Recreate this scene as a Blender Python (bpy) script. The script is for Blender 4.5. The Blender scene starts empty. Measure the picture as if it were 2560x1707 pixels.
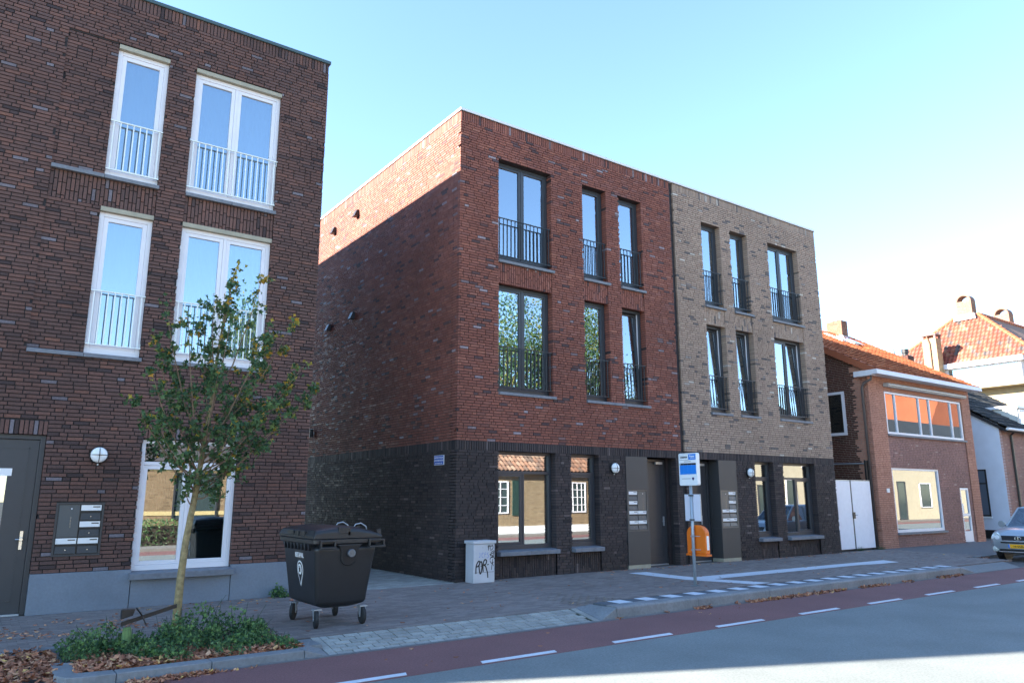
import bpy, bmesh, math, random
import numpy as np
from mathutils import Vector, Matrix
random.seed(7); rng = np.random.default_rng(7)
scene = bpy.context.scene
COL = scene.collection
# ------------------------------------------------------------------ camera
YAW, PITCH, ROLL, FPX, CAMZ = 0.621210, 0.206373, -0.001564, 1864.86, 1.7
cam = bpy.data.cameras.new('camera'); cam_o = bpy.data.objects.new('camera', cam); COL.objects.link(cam_o)
_f = Vector((math.sin(YAW)*math.cos(PITCH), math.cos(YAW)*math.cos(PITCH), math.sin(PITCH)))
_r = Vector((math.cos(YAW), -math.sin(YAW), 0)); _u = _r.cross(_f)
_r2 = _r*math.cos(ROLL)+_u*math.sin(ROLL); _u2 = -_r*math.sin(ROLL)+_u*math.cos(ROLL)
M = Matrix((_r2, _u2, -_f)).transposed().to_4x4(); M.translation = Vector((0, 0, CAMZ)); cam_o.matrix_world = M
cam.sensor_width = 36; cam.lens = 36*FPX/2560; cam.clip_start = 0.05; cam.clip_end = 1500
scene.camera = cam_o
# ------------------------------------------------------------------ light
SUN = Vector((-1.0, 0.43, 0.485)).normalized()
el = math.asin(SUN.z); az = math.atan2(SUN.x, SUN.y)
w = bpy.data.worlds.new('World'); scene.world = w; w.use_nodes = True
nt = w.node_tree; nt.nodes.clear()
sky = nt.nodes.new('ShaderNodeTexSky'); sky.sky_type = 'NISHITA'; sky.sun_disc = False
sky.sun_elevation = el; sky.sun_rotation = az
sky.air_density = 1.0; sky.dust_density = 0.0; sky.ozone_density = 3.0
bg = nt.nodes.new('ShaderNodeBackground'); bg.inputs[1].default_value = 0.09
wo = nt.nodes.new('ShaderNodeOutputWorld')
nt.links.new(sky.outputs[0], bg.inputs[0]); nt.links.new(bg.outputs[0], wo.inputs[0])
sl = bpy.data.lights.new('sun', 'SUN'); sl.energy = 5.0; sl.angle = math.radians(0.5); sl.color = (1.0, 0.90, 0.78)
so = bpy.data.objects.new('sun', sl); COL.objects.link(so); so.rotation_euler = SUN.to_track_quat('Z', 'Y').to_euler()
so.location = (-20, 20, 30)
scene.view_settings.view_transform = 'Standard'; scene.view_settings.look = 'None'
scene.view_settings.gamma = 1.0; scene.view_settings.exposure = 2.74; scene.view_settings.use_curve_mapping = False
scene.cycles.max_bounces = 8; scene.cycles.transparent_max_bounces = 12

# ------------------------------------------------------------------ helpers: materials
def mat(name, color, rough=0.6, metal=0.0, noise=0.0, nscale=8.0, bump=0.0, bscale=60.0, spec=0.5, coat=0.0, stain=0.0, stscale=0.7, emit=None):
    m = bpy.data.materials.new(name); m.use_nodes = True; n = m.node_tree; b = n.nodes['Principled BSDF']
    b.inputs['Roughness'].default_value = rough; b.inputs['Metallic'].default_value = metal
    b.inputs['Specular IOR Level'].default_value = spec; b.inputs['Coat Weight'].default_value = coat
    b.inputs['Base Color'].default_value = (*color, 1)
    geo = n.nodes.new('ShaderNodeNewGeometry'); last = None
    if noise or stain:
        rgb = n.nodes.new('ShaderNodeRGB'); rgb.outputs[0].default_value = (*color, 1); last = rgb.outputs[0]
        for amt, sc, det in ((noise, nscale, 6), (stain, stscale, 4)):
            if not amt: continue
            t = n.nodes.new('ShaderNodeTexNoise'); t.inputs['Scale'].default_value = sc; t.inputs['Detail'].default_value = det
            n.links.new(geo.outputs['Position'], t.inputs['Vector'])
            mr = n.nodes.new('ShaderNodeMapRange'); mr.inputs[1].default_value = 0.3; mr.inputs[2].default_value = 0.7
            mr.inputs[3].default_value = 1-amt; mr.inputs[4].default_value = 1+amt
            n.links.new(t.outputs['Fac'], mr.inputs[0])
            mx = n.nodes.new('ShaderNodeMix'); mx.data_type = 'RGBA'; mx.blend_type = 'MULTIPLY'; mx.inputs[0].default_value = 1
            n.links.new(last, mx.inputs[6]); n.links.new(mr.outputs[0], mx.inputs[7]); last = mx.outputs[2]
        n.links.new(last, b.inputs['Base Color'])
    if bump:
        t = n.nodes.new('ShaderNodeTexNoise'); t.inputs['Scale'].default_value = bscale; t.inputs['Detail'].default_value = 5
        n.links.new(geo.outputs['Position'], t.inputs['Vector'])
        bp = n.nodes.new('ShaderNodeBump'); bp.inputs['Strength'].default_value = bump; bp.inputs['Distance'].default_value = 0.01
        n.links.new(t.outputs['Fac'], bp.inputs['Height']); n.links.new(bp.outputs[0], b.inputs['Normal'])
    return m

def toned(name, stops, rough=0.7, var=0.15, vscale=35.0, big=0.12, bigscale=0.5, bump=0.12, glaze=0.0, trans=0.0, smear=0.35):
    """colour by the per-piece attribute 'tone' through a stepped ramp, plus grain and weathering"""
    m = bpy.data.materials.new(name); m.use_nodes = True; n = m.node_tree; b = n.nodes['Principled BSDF']; b.inputs['Specular IOR Level'].default_value = 0.3
    at = n.nodes.new('ShaderNodeAttribute'); at.attribute_name = 'tone'
    geo = n.nodes.new('ShaderNodeNewGeometry')
    t = n.nodes.new('ShaderNodeTexNoise'); t.inputs['Scale'].default_value = vscale; t.inputs['Detail'].default_value = 5
    n.links.new(geo.outputs['Position'], t.inputs['Vector'])
    # smear the tone a bit inside the piece so that no brick is one flat colour
    sm = n.nodes.new('ShaderNodeMath'); sm.operation = 'MULTIPLY_ADD'; sm.inputs[1].default_value = smear*0.2
    off = n.nodes.new('ShaderNodeMath'); off.operation = 'SUBTRACT'; off.inputs[1].default_value = smear*0.1
    n.links.new(t.outputs['Fac'], sm.inputs[0]); n.links.new(at.outputs['Fac'], off.inputs[0]); n.links.new(off.outputs[0], sm.inputs[2])
    r = n.nodes.new('ShaderNodeValToRGB'); cr = r.color_ramp
    cr.elements[0].position = 0; cr.elements[0].color = (*stops[0][1], 1); cr.elements[1].position = stops[-1][0]; cr.elements[1].color = (*stops[-1][1], 1)
    for p, c in stops[1:-1]:
        e = cr.elements.new(p); e.color = (*c, 1)
    n.links.new(sm.outputs[0], r.inputs[0]); last = r.outputs[0]
    for src, sc, amt in ((t, vscale, var), (None, bigscale, big)):
        if src is None:
            src = n.nodes.new('ShaderNodeTexNoise'); src.inputs['Scale'].default_value = sc; src.inputs['Detail'].default_value = 6
            n.links.new(geo.outputs['Position'], src.inputs['Vector'])
        mr = n.nodes.new('ShaderNodeMapRange'); mr.inputs[1].default_value = 0.3; mr.inputs[2].default_value = 0.7
        mr.inputs[3].default_value = 1-amt; mr.inputs[4].default_value = 1+amt
        n.links.new(src.outputs['Fac'], mr.inputs[0])
        mx = n.nodes.new('ShaderNodeMix'); mx.data_type = 'RGBA'; mx.blend_type = 'MULTIPLY'; mx.inputs[0].default_value = 1
        n.links.new(last, mx.inputs[6]); n.links.new(mr.outputs[0], mx.inputs[7]); last = mx.outputs[2]
    n.links.new(last, b.inputs['Base Color'])
    b.inputs['Roughness'].default_value = rough
    if glaze:
        m1 = n.nodes.new('ShaderNodeMath'); m1.operation = 'MULTIPLY'; m1.inputs[1].default_value = 17.37
        m2 = n.nodes.new('ShaderNodeMath'); m2.operation = 'FRACT'
        m3 = n.nodes.new('ShaderNodeMapRange'); m3.inputs[1].default_value = 0.0; m3.inputs[2].default_value = 0.35; m3.inputs[3].default_value = glaze; m3.inputs[4].default_value = rough
        n.links.new(at.outputs['Fac'], m1.inputs[0]); n.links.new(m1.outputs[0], m2.inputs[0]); n.links.new(m2.outputs[0], m3.inputs[0]); n.links.new(m3.outputs[0], b.inputs['Roughness'])
    if bump:
        bp = n.nodes.new('ShaderNodeBump'); bp.inputs['Strength'].default_value = bump; bp.inputs['Distance'].default_value = 0.006
        n.links.new(t.outputs['Fac'], bp.inputs['Height']); n.links.new(bp.outputs[0], b.inputs['Normal'])
    if trans:
        tl = n.nodes.new('ShaderNodeBsdfTranslucent'); n.links.new(last, tl.inputs[0])
        mxs = n.nodes.new('ShaderNodeMixShader'); mxs.inputs[0].default_value = trans
        out = n.nodes['Material Output']; n.links.new(b.outputs[0], mxs.inputs[1]); n.links.new(tl.outputs[0], mxs.inputs[2]); n.links.new(mxs.outputs[0], out.inputs[0])
    return m

def glass_mat(name, refl=0.42, tint=(0.85, 0.93, 1.0), thru=(0.6, 0.68, 0.7), wav=0.0):
    m = bpy.data.materials.new(name); m.use_nodes = True; n = m.node_tree; n.nodes.clear()
    g = n.nodes.new('ShaderNodeBsdfGlossy'); g.inputs['Color'].default_value = (*tint, 1); g.inputs['Roughness'].default_value = 0.0
    t = n.nodes.new('ShaderNodeBsdfTransparent'); t.inputs[0].default_value = (*thru, 1)
    fr = n.nodes.new('ShaderNodeFresnel'); fr.inputs[0].default_value = 1.6
    ad = n.nodes.new('ShaderNodeMath'); ad.operation = 'ADD'; ad.use_clamp = True; ad.inputs[1].default_value = refl
    n.links.new(fr.outputs[0], ad.inputs[0])
    mx = n.nodes.new('ShaderNodeMixShader'); n.links.new(ad.outputs[0], mx.inputs[0]); n.links.new(t.outputs[0], mx.inputs[1]); n.links.new(g.outputs[0], mx.inputs[2])
    if wav:
        geo = n.nodes.new('ShaderNodeNewGeometry'); tx = n.nodes.new('ShaderNodeTexNoise'); tx.inputs['Scale'].default_value = 1.3; tx.inputs['Detail'].default_value = 1
        n.links.new(geo.outputs['Position'], tx.inputs['Vector'])
        bp = n.nodes.new('ShaderNodeBump'); bp.inputs['Strength'].default_value = wav; bp.inputs['Distance'].default_value = 0.02
        n.links.new(tx.outputs['Fac'], bp.inputs['Height']); n.links.new(bp.outputs[0], g.inputs['Normal'])
    o = n.nodes.new('ShaderNodeOutputMaterial'); n.links.new(mx.outputs[0], o.inputs[0])
    return m

# ------------------------------------------------------------------ helpers: objects
def tag(o, label=None, cat=None, group=None, kind=None):
    if label: o['label'] = label
    if cat: o['category'] = cat
    if group: o['group'] = group
    if kind: o['kind'] = kind
    return o
def thing(name, label, cat, loc, group=None):
    o = bpy.data.objects.new(name, None); COL.objects.link(o); o.location = loc; o.empty_display_size = 0.2
    return tag(o, label, cat, group)
def wloc(o):
    v = Vector((0, 0, 0))
    while o is not None: v += o.location; o = o.parent
    return v
def link(name, me, parent, kind=None, label=None):
    o = bpy.data.objects.new(name, me); COL.objects.link(o)
    if parent is not None: o.parent = parent
    if kind: o['kind'] = kind
    if label: o['label'] = label
    return o
class MB:
    def __init__(s): s.v = []; s.f = []
    def box(s, x0, x1, y0, y1, z0, z1):
        if x0 > x1: x0, x1 = x1, x0
        if y0 > y1: y0, y1 = y1, y0
        if z0 > z1: z0, z1 = z1, z0
        k = len(s.v); s.v += [(x, y, z) for z in (z0, z1) for y in (y0, y1) for x in (x0, x1)]
        s.f += [(k, k+2, k+3, k+1), (k+4, k+5, k+7, k+6), (k, k+1, k+5, k+4), (k+2, k+6, k+7, k+3), (k, k+4, k+6, k+2), (k+1, k+3, k+7, k+5)]
        return s
    def hexa(s, p):   # 8 points: bottom 4 counter-clockwise, top 4 counter-clockwise
        k = len(s.v); s.v += [tuple(q) for q in p]
        s.f += [(k+3, k+2, k+1, k), (k+4, k+5, k+6, k+7), (k, k+1, k+5, k+4), (k+1, k+2, k+6, k+5), (k+2, k+3, k+7, k+6), (k+3, k, k+4, k+7)]
        return s
    def poly(s, pts): k = len(s.v); s.v += [tuple(p) for p in pts]; s.f.append(tuple(range(k, k+len(pts)))); return s
    def prism(s, pts, ext):   # extrude polygon (3D pts) along vector
        k = len(s.v); n = len(pts); e = Vector(ext)
        s.v += [tuple(p) for p in pts] + [tuple(Vector(p)+e) for p in pts]
        s.f += [tuple(range(n))[::-1] and tuple(k+i for i in reversed(range(n))), tuple(k+n+i for i in range(n))]
        s.f += [(k+i, k+(i+1) % n, k+n+(i+1) % n, k+n+i) for i in range(n)]
        return s
    def tube(s, pts, r, n=8, caps=True):
        pts = [Vector(p) for p in pts]; rs = r if isinstance(r, (list, tuple)) else [r]*len(pts); k0 = len(s.v)
        up = Vector((0, 0, 1)); prev = None
        for i, p in enumerate(pts):
            d = (pts[min(i+1, len(pts)-1)]-pts[max(i-1, 0)]).normalized()
            if prev is None:
                a = d.cross(up) if abs(d.dot(up)) < 0.95 else d.cross(Vector((1, 0, 0)))
            else: a = prev-d*prev.dot(d)
            a.normalize(); prev = a; b = d.cross(a)
            for j in range(n):
                th = 2*math.pi*j/n; s.v.append(tuple(p+(a*math.cos(th)+b*math.sin(th))*rs[i]))
        for i in range(len(pts)-1):
            for j in range(n):
                a0 = k0+i*n+j; a1 = k0+i*n+(j+1) % n; s.f.append((a0, a1, a1+n, a0+n))
        if caps:
            s.f.append(tuple(k0+j for j in reversed(range(n)))); s.f.append(tuple(k0+(len(pts)-1)*n+j for j in range(n)))
        return s
    def lathe(s, c, axis, prof, n=24):  # prof: list of (radius, offset along axis)
        ax = Vector(axis).normalized(); a = ax.cross(Vector((0, 0, 1)))
        if a.length < 0.1: a = Vector((1, 0, 0))
        a.normalize(); b = ax.cross(a); k0 = len(s.v); c = Vector(c)
        for (r, h) in prof:
            for j in range(n):
                th = 2*math.pi*j/n; s.v.append(tuple(c+ax*h+(a*math.cos(th)+b*math.sin(th))*max(r, 1e-4)))
        for i in range(len(prof)-1):
            for j in range(n):
                a0 = k0+i*n+j; a1 = k0+i*n+(j+1) % n; s.f.append((a0, a1, a1+n, a0+n))
        s.f.append(tuple(k0+j for j in reversed(range(n)))); s.f.append(tuple(k0+(len(prof)-1)*n+j for j in range(n)))
        return s
    def build(s, name, m, parent=None, smooth=False, bevel=0.0, kind=None, label=None, segs=2):
        off = wloc(parent) if parent is not None else Vector((0, 0, 0))
        me = bpy.data.meshes.new(name); me.from_pydata([(a-off.x, b-off.y, c-off.z) for a, b, c in s.v], [], s.f)
        bm = bmesh.new(); bm.from_mesh(me); bmesh.ops.recalc_face_normals(bm, faces=bm.faces); bm.to_mesh(me); bm.free()
        me.materials.append(m)
        if smooth:
            for p in me.polygons: p.use_smooth = True
        o = link(name, me, parent, kind, label)
        if bevel:
            bv = o.modifiers.new('bevel', 'BEVEL'); bv.width = bevel; bv.segments = segs; bv.limit_method = 'ANGLE'; bv.angle_limit = math.radians(35)
        return o

Cpos = np.array([0, 0, CAMZ]); R2 = np.array(_r2); U2 = np.array(_u2); F2 = np.array(_f)
def project(P):
    d = np.asarray(P)-Cpos; z = d@F2
    z = np.where(z < 0.01, 0.01, z)
    return 1280+FPX*(d@R2)/z, 853.5-FPX*(d@U2)/z, z

BOXF = np.array([(0, 2, 3, 1), (4, 5, 7, 6), (0, 1, 5, 4), (2, 6, 7, 3), (0, 4, 6, 2), (1, 3, 7, 5)])
def fast_mesh(name, V, Fq, m, tone=None, smooth=False):
    """V (n,3); Fq (k,4) or (k,3)"""
    V = np.ascontiguousarray(V, np.float32); Fq = np.asarray(Fq, np.int32); c = Fq.shape[1]
    me = bpy.data.meshes.new(name); me.vertices.add(len(V)); me.vertices.foreach_set('co', V.ravel())
    me.loops.add(Fq.size); me.loops.foreach_set('vertex_index', Fq.ravel())
    me.polygons.add(len(Fq)); me.polygons.foreach_set('loop_start', np.arange(0, Fq.size, c, dtype=np.int32))
    me.update(calc_edges=True)
    if tone is not None:
        a = me.attributes.new('tone', 'FLOAT', 'POINT'); a.data.foreach_set('value', np.ascontiguousarray(tone, np.float32))
    me.polygons.foreach_set('use_smooth', np.full(len(Fq), bool(smooth)))
    me.materials.append(m); return me
_cache = {}
def emit(pieces, parent, m, name, nparts=300, stuff=None, yaw=0.0, minpx=7.0):
    """pieces: rows cx cy cz sx sy sz tone. The nparts that show largest become objects of their own, the rest one mesh."""
    P = np.array(pieces, float)
    if len(P) == 0: return
    off = np.array(wloc(parent))
    u, v, z = project(P[:, :3]); ins = (u > -20) & (u < 2580) & (v > -20) & (v < 1727)
    score = np.where(ins, np.maximum(P[:, 3], P[:, 5])/z, 0)
    px = FPX*np.maximum(P[:, 3:6].max(axis=1), 0)/z
    order = np.argsort(-score/(1)); near = [i for i in order[:nparts] if ins[i] and px[i] > minpx]
    sel = np.zeros(len(P), bool); sel[near] = True
    for i in near:
        cx, cy, cz, sx, sy, sz, t = P[i]; tq = round(t*40)/40
        key = (name, m.name, round(sx, 3), round(sy, 3), round(sz, 3), tq)
        if key not in _cache:
            V = np.array([(x*sx/2, y*sy/2, zz*sz/2) for zz in (-1, 1) for y in (-1, 1) for x in (-1, 1)])
            _cache[key] = fast_mesh(name, V, BOXF, m, np.full(8, tq))
        o = link(name, _cache[key], parent); o.location = (cx-off[0], cy-off[1], cz-off[2])
    Q = P[~sel]
    if len(Q):
        S = np.array([(x, y, zz) for zz in (-.5, .5) for y in (-.5, .5) for x in (-.5, .5)])
        V = (Q[:, None, :3]+S[None]*Q[:, None, 3:6]).reshape(-1, 3)-off
        Fq = (np.arange(len(Q))[:, None, None]*8+BOXF[None]).reshape(-1, 4)
        o = link(stuff or name+'work', fast_mesh(stuff or name+'work', V, Fq, m, np.repeat(Q[:, 6], 8)), parent, 'stuff')

# ------------------------------------------------------------------ brick laying
BL, BH, PIT = 0.2100, 0.0500, 0.0625
def runs(a, b, cuts):
    out = [(a, b)]
    for c0, c1 in cuts:
        nx = []
        for x0, x1 in out:
            if c1 <= x0 or c0 >= x1: nx.append((x0, x1)); continue
            if c0 > x0: nx.append((x0, c0))
            if c1 < x1: nx.append((c1, x1))
        out = nx
    return [(p, q) for p, q in out if q-p > 0.03]
def lay(u0, u1, v0, v1, holes, ori='H', joint=0.0150, L=0.2075, Hh=BH, header=0.22):
    """returns list of (ua,ub,va,vb,touch) in wall coordinates; touch = borders a hole"""
    res = []
    if ori == 'V':
        n = max(1, round((u1-u0)/PIT)); p = (u1-u0)/n; hb = v1-v0
        for i in range(n):
            a = u0+i*p
            if hb < 0.3: res.append((a+joint/2, a+p-joint/2, v0, v1, any(abs(v0-h[3]) < 0.03 and h[0]-.02 < a < h[1] for h in holes)))
            else:
                c = random.choice((0, 0.11, 0.055, 0.16)); z = v0-c
                while z < v1-0.02:
                    za, zb = max(v0, z), min(v1, z+L)
                    if zb-za > 0.03: res.append((a+joint/2, a+p-joint/2, za, zb, False))
                    z += L+joint
        return res
    n = max(1, round((v1-v0)/PIT)); p = (v1-v0)/n
    for k in range(n):
        za = v0+k*p+joint/2; zb = za+p-joint
        cuts = [(h[0], h[1]) for h in holes if h[2] < zb-0.02 and h[3] > za+0.02]
        for a, b in runs(u0, u1, cuts):
            x = a-random.choice((0.0, 0.11, 0.055, 0.165, 0.22*random.random()))
            while x < b-0.02:
                ln = 0.1 if random.random() < header else L
                xa, xb = max(a, x), min(b, x+ln)
                if b-xb < 0.035: xb = b
                if xb-xa > 0.035:
                    t = any(abs(xa-h[1]) < 0.01 or abs(xb-h[0]) < 0.01 for h in holes if h[2] < zb and h[3] > za) or \
                        any(abs(za-h[3]) < 0.04 and h[0]-0.1 < xa < h[1] for h in holes)
                    res.append((xa, xb, za, zb, t))
                x = xb+joint if xb-xa > 0.035 else x+ln+joint
    return res
def brick_tone():
    r = random.random()
    if r < .05: return random.uniform(.06, .2)
    if r < .072: return random.uniform(.88, 1)
    return min(.84, max(.25, random.gauss(.54, .10)))
def face_y(res, Y, rec=0.0, deep=0.18, thick=0.1, tones=None):
    """facade in plane y = Y looking to -Y"""
    out = []
    for a, b, c, d, t in res:
        dp = deep if t else thick; j = random.uniform(-0.002, 0.0025)
        out.append(((a+b)/2, Y+rec+j+dp/2, (c+d)/2, b-a, dp, d-c, (tones or brick_tone)()))
    return out
def face_x(res, X, sgn=-1, thick=0.1, tones=None):
    out = []
    for a, b, c, d, t in res:
        j = random.uniform(-0.002, 0.0025)
        out.append((X-sgn*(thick/2+j), (a+b)/2, (c+d)/2, thick, b-a, d-c, (tones or brick_tone)()))
    return out
def backing(x0, x1, z0, z1, Y, holes, th=0.28, setb=0.020, panels=()):
    """wall leaf behind the bricks, with real openings; panels=(x0,x1,z0,z1,rec)"""
    g = 0.012; H = [(a-g, b+g, c-g, d+g) for a, b, c, d in holes]
    allr = [(h, None) for h in H]+[((p[0], p[1], p[2], p[3]), p[4]) for p in panels]
    xs = sorted({x0, x1, *[v for h, _ in allr for v in h[:2] if x0 < v < x1]}); zs = sorted({z0, z1, *[v for h, _ in allr for v in h[2:4] if z0 < v < z1]})
    mb = MB(); yb = Y+th
    def state(cx, cz):
        for h, r in allr[:len(H)]:
            if h[0] < cx < h[1] and h[2] < cz < h[3]: return None
        for h, r in allr[len(H):]:
            if h[0] < cx < h[1] and h[2] < cz < h[3]: return r
        return 0.0
    nx, nz = len(xs)-1, len(zs)-1
    st = [[state((xs[i]+xs[i+1])/2, (zs[j]+zs[j+1])/2) for j in range(nz)] for i in range(nx)]
    def yy(r): return yb if r is None else Y+setb+r
    for i in range(nx):
        for j in range(nz):
            a, b, c, d = xs[i], xs[i+1], zs[j], zs[j+1]; r = st[i][j]
            if r is not None:
                y = yy(r); mb.poly([(a, y, c), (b, y, c), (b, y, d), (a, y, d)]); mb.poly([(b, yb, c), (a, yb, c), (a, yb, d), (b, yb, d)])
            rn = st[i+1][j] if i+1 < nx else r
            if yy(rn) != yy(r) : mb.poly([(b, yy(r), c), (b, yy(rn), c), (b, yy(rn), d), (b, yy(r), d)])
            rn = st[i][j+1] if j+1 < nz else r
            if yy(rn) != yy(r): mb.poly([(a, yy(r), d), (b, yy(r), d), (b, yy(rn), d), (a, yy(rn), d)])
    return mb

# ------------------------------------------------------------------ materials
BR_A = [(0, (.030, .021, .022)), (.25, (.074, .046, .042)), (.50, (.108, .060, .050)), (.68, (.138, .070, .055)), (.83, (.175, .080, .055)), (.88, (.125, .105, .115)), (1, (.17, .15, .165))]
BR_B = [(0, (.052, .040, .044)), (.18, (.100, .050, .047)), (.35, (.180, .066, .048)), (.60, (.225, .080, .055)), (.84, (.300, .118, .078)), (.90, (.16, .115, .12)), (1, (.30, .24, .25))]
BR_G = [(0, (.020, .018, .020)), (.3, (.036, .030, .031)), (.6, (.054, .042, .041)), (.85, (.080, .056, .052)), (1, (.13, .105, .10))]
BR_T = [(0, (.085, .080, .085)), (.18, (.150, .125, .115)), (.35, (.285, .205, .155)), (.6, (.345, .252, .19)), (.84, (.40, .30, .225)), (.90, (.20, .17, .16)), (1, (.56, .50, .42))]
m_bA = toned('brick_dark_brown', BR_A, rough=.75, glaze=.6, big=.20)
m_bB = toned('brick_red', BR_B, rough=.75, glaze=.52, big=.14)
m_bG = toned('brick_near_black', BR_G, rough=.75, glaze=.58, big=.2)
m_bT = toned('brick_tan', BR_T, rough=.7)
m_bC = toned('brick_orange', [(0, (.38, .175, .118)), (.5, (.46, .22, .15)), (1, (.54, .275, .19))], rough=.75)
m_bC2 = toned('brick_mauve', [(0, (.20, .115, .105)), (.5, (.29, .16, .14)), (.9, (.35, .19, .155)), (1, (.46, .34, .29))], rough=.75)
m_bCh = toned('chimney_brick', [(0, (.16, .08, .052)), (.5, (.21, .11, .07)), (1, (.27, .15, .10))], rough=.8)
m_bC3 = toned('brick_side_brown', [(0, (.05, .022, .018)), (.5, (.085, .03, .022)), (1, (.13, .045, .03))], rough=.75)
m_bOpp = toned('brick_buff', [(0, (.20, .14, .08)), (.5, (.30, .21, .12)), (1, (.38, .28, .17))], rough=.8)
m_mortD = mat('mortar_dark', (.026, .022, .022), .9, noise=.2)
m_mortB = mat('mortar_brown', (.030, .020, .020), .9, noise=.2)
m_mortT = mat('mortar_tan', (.13, .10, .08), .9, noise=.2)
m_mortL = mat('mortar_light', (.30, .25, .20), .9, noise=.2)
m_mortO = mat('mortar_orange', (.22, .12, .08), .9, noise=.2)
m_white = mat('white_frame_paint', (.74, .72, .74), .35, noise=.03, nscale=3)
m_anth = mat('anthracite_frame', (.040, .043, .050), .38, noise=.05)
m_anth2 = mat('anthracite_panel', (.045, .043, .042), .5, noise=.05, nscale=2)
m_door = mat('dark_grey_door', (.042, .043, .047), .42, noise=.05)
m_glass = glass_mat('window_glass', .30, wav=.015)
m_glassC = glass_mat('clear_glass', .06, thru=(.75, .8, .8))
m_stone = mat('blue_stone_sill', (.16, .17, .19), .6, noise=.15, nscale=12, bump=.2)
m_plinth = mat('grey_blue_render', (.18, .205, .24), .85, noise=.06, nscale=30, bump=.35, bscale=120, stain=.10, stscale=1.6)
m_lintel = mat('beige_lintel', (.34, .31, .23), .7, noise=.1)
m_railW = mat('white_rail', (.76, .80, .77), .4)
m_railD = mat('black_rail', (.018, .019, .021), .4)
m_coping = mat('light_coping', (.66, .66, .66), .4)
m_copingG = mat('green_grey_coping', (.05, .085, .09), .4)
m_inner = mat('room_plaster', (.25, .24, .22), .9)
m_curtW = mat('white_voile', (.75, .75, .74), .9, noise=.04)
m_curtG = mat('grey_curtain', (.22, .24, .22), .9)
m_boxB = mat('letter_box_grey', (.085, .078, .072), .4)
m_curtD = mat('dark_green_curtain', (.07, .08, .07), .9, noise=.2, nscale=6)
m_opal = mat('opal_glass', (.82, .84, .84), .25)
m_blk = mat('black_plastic', (.014, .014, .015), .4)
m_steel = mat('galvanised_steel', (.42, .45, .48), .42, metal=.55, noise=.08)
m_chrome = mat('brushed_metal', (.75, .74, .70), .25, metal=.9)
m_card = mat('white_card', (.80, .80, .79), .5)
m_grey = mat('mid_grey_paint', (.13, .12, .105), .4)
m_conc = mat('concrete_kerb', (.20, .21, .215), .85, noise=.12, nscale=25, bump=.3, bscale=90, stain=.15, stscale=2)
m_paint = mat('road_paint', (.62, .66, .70), .7, noise=.08, nscale=30, stain=.08, stscale=6)
m_paver = toned('dark_paver', [(0, (.19, .160, .145)), (.5, (.222, .188, .170)), (1, (.26, .222, .20))], rough=.85, var=.12, vscale=50, big=.10, bigscale=.9, bump=.4)
m_paverL = toned('light_paver', [(0, (.27, .27, .245)), (.5, (.32, .32, .29)), (1, (.37, .37, .335))], rough=.9, var=.12, vscale=50, big=.12, bigscale=2.0, bump=.4)
m_jointG = mat('mossy_joint', (.045, .048, .028), .95, noise=.3, nscale=20)
m_joint = mat('sandy_joint', (.14, .118, .10), .95, noise=.2, nscale=12)
m_tileO = toned('orange_roof_tile', [(0, (.30, .09, .04)), (.5, (.40, .13, .055)), (1, (.50, .19, .09))], rough=.65, bump=.3)
m_tileE = toned('mixed_red_roof_tile', [(0, (.07, .06, .06)), (.10, (.10, .075, .07)), (.18, (.18, .05, .034)), (.6, (.23, .065, .042)), (.9, (.25, .09, .055)), (1, (.28, .14, .09))], rough=.65, bump=.3)
m_tileD = toned('dark_roof_tile', [(0, (.04, .045, .048)), (.5, (.065, .068, .07)), (1, (.10, .10, .10))], rough=.7, bump=.3)
m_leaf = toned('maple_leaf', [(0, (.030, .068, .032)), (.3, (.052, .115, .048)), (.6, (.082, .155, .062)), (.8, (.11, .17, .05)), (.9, (.32, .27, .04)), (1, (.52, .27, .04))], rough=.55, var=.2, vscale=20, big=.05, bump=0, trans=.3, smear=.1)
m_weed = toned('weed_leaf', [(0, (.036, .078, .036)), (.45, (.085, .165, .070)), (.8, (.17, .30, .08)), (1, (.30, .40, .24))], rough=.6, var=.2, vscale=20, big=.1, bump=0, trans=.3, smear=.1)
m_dead = toned('fallen_leaf', [(0, (.15, .06, .035)), (.4, (.33, .13, .07)), (.75, (.47, .22, .125)), (.95, (.56, .32, .18)), (1, (.62, .38, .10))], rough=.8, var=.25, vscale=25, big=.1, bump=0, smear=.2)
m_soil = mat('soil', (.045, .032, .022), .95, noise=.4, nscale=15, bump=.8, bscale=30)
m_bark = mat('young_bark', (.22, .175, .085), .9, noise=.35, nscale=22, bump=.6, bscale=50)
m_twig = mat('twig_bark', (.16, .11, .07), .9, noise=.2, nscale=22)

# ------------------------------------------------------------------ ground, road
m_earth = mat('far_ground', (.09, .09, .08), .95, noise=.2, nscale=.2)
MB().box(-600, 700, -500, 600, -1.2, -.35).build('ground', m_earth, kind='structure')
def asphalt(name, c, sc=45):
    m = mat(name, c, .82, noise=.20, nscale=42, bump=.7, bscale=230, stain=.10, stscale=.9); return m
m_road = asphalt('grey_asphalt', (.190, .212, .205)); m_red = asphalt('red_asphalt', (.205, .094, .088))
ZR = -0.10
MB().box(-80, 260, -1.2, 10.7, -.34, ZR).build('road', m_road, kind='structure')
MB().box(-80, 260, 7.33, 8.71, ZR, ZR+.004).build('cycle_path', m_red, kind='structure')
MB().box(-80, 260, -1.2, 0.6, ZR, ZR+.004).build('far_cycle_path', m_red, kind='structure')
MB().box(-80, 260, 8.712, 8.772, ZR, ZR+.012).build('gutter_strip', mat('gutter_concrete', (.15, .15, .155), .85, noise=.15, nscale=20), kind='structure')
lane = link('lane_marking', None, None); tag(lane, kind='structure')
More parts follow.
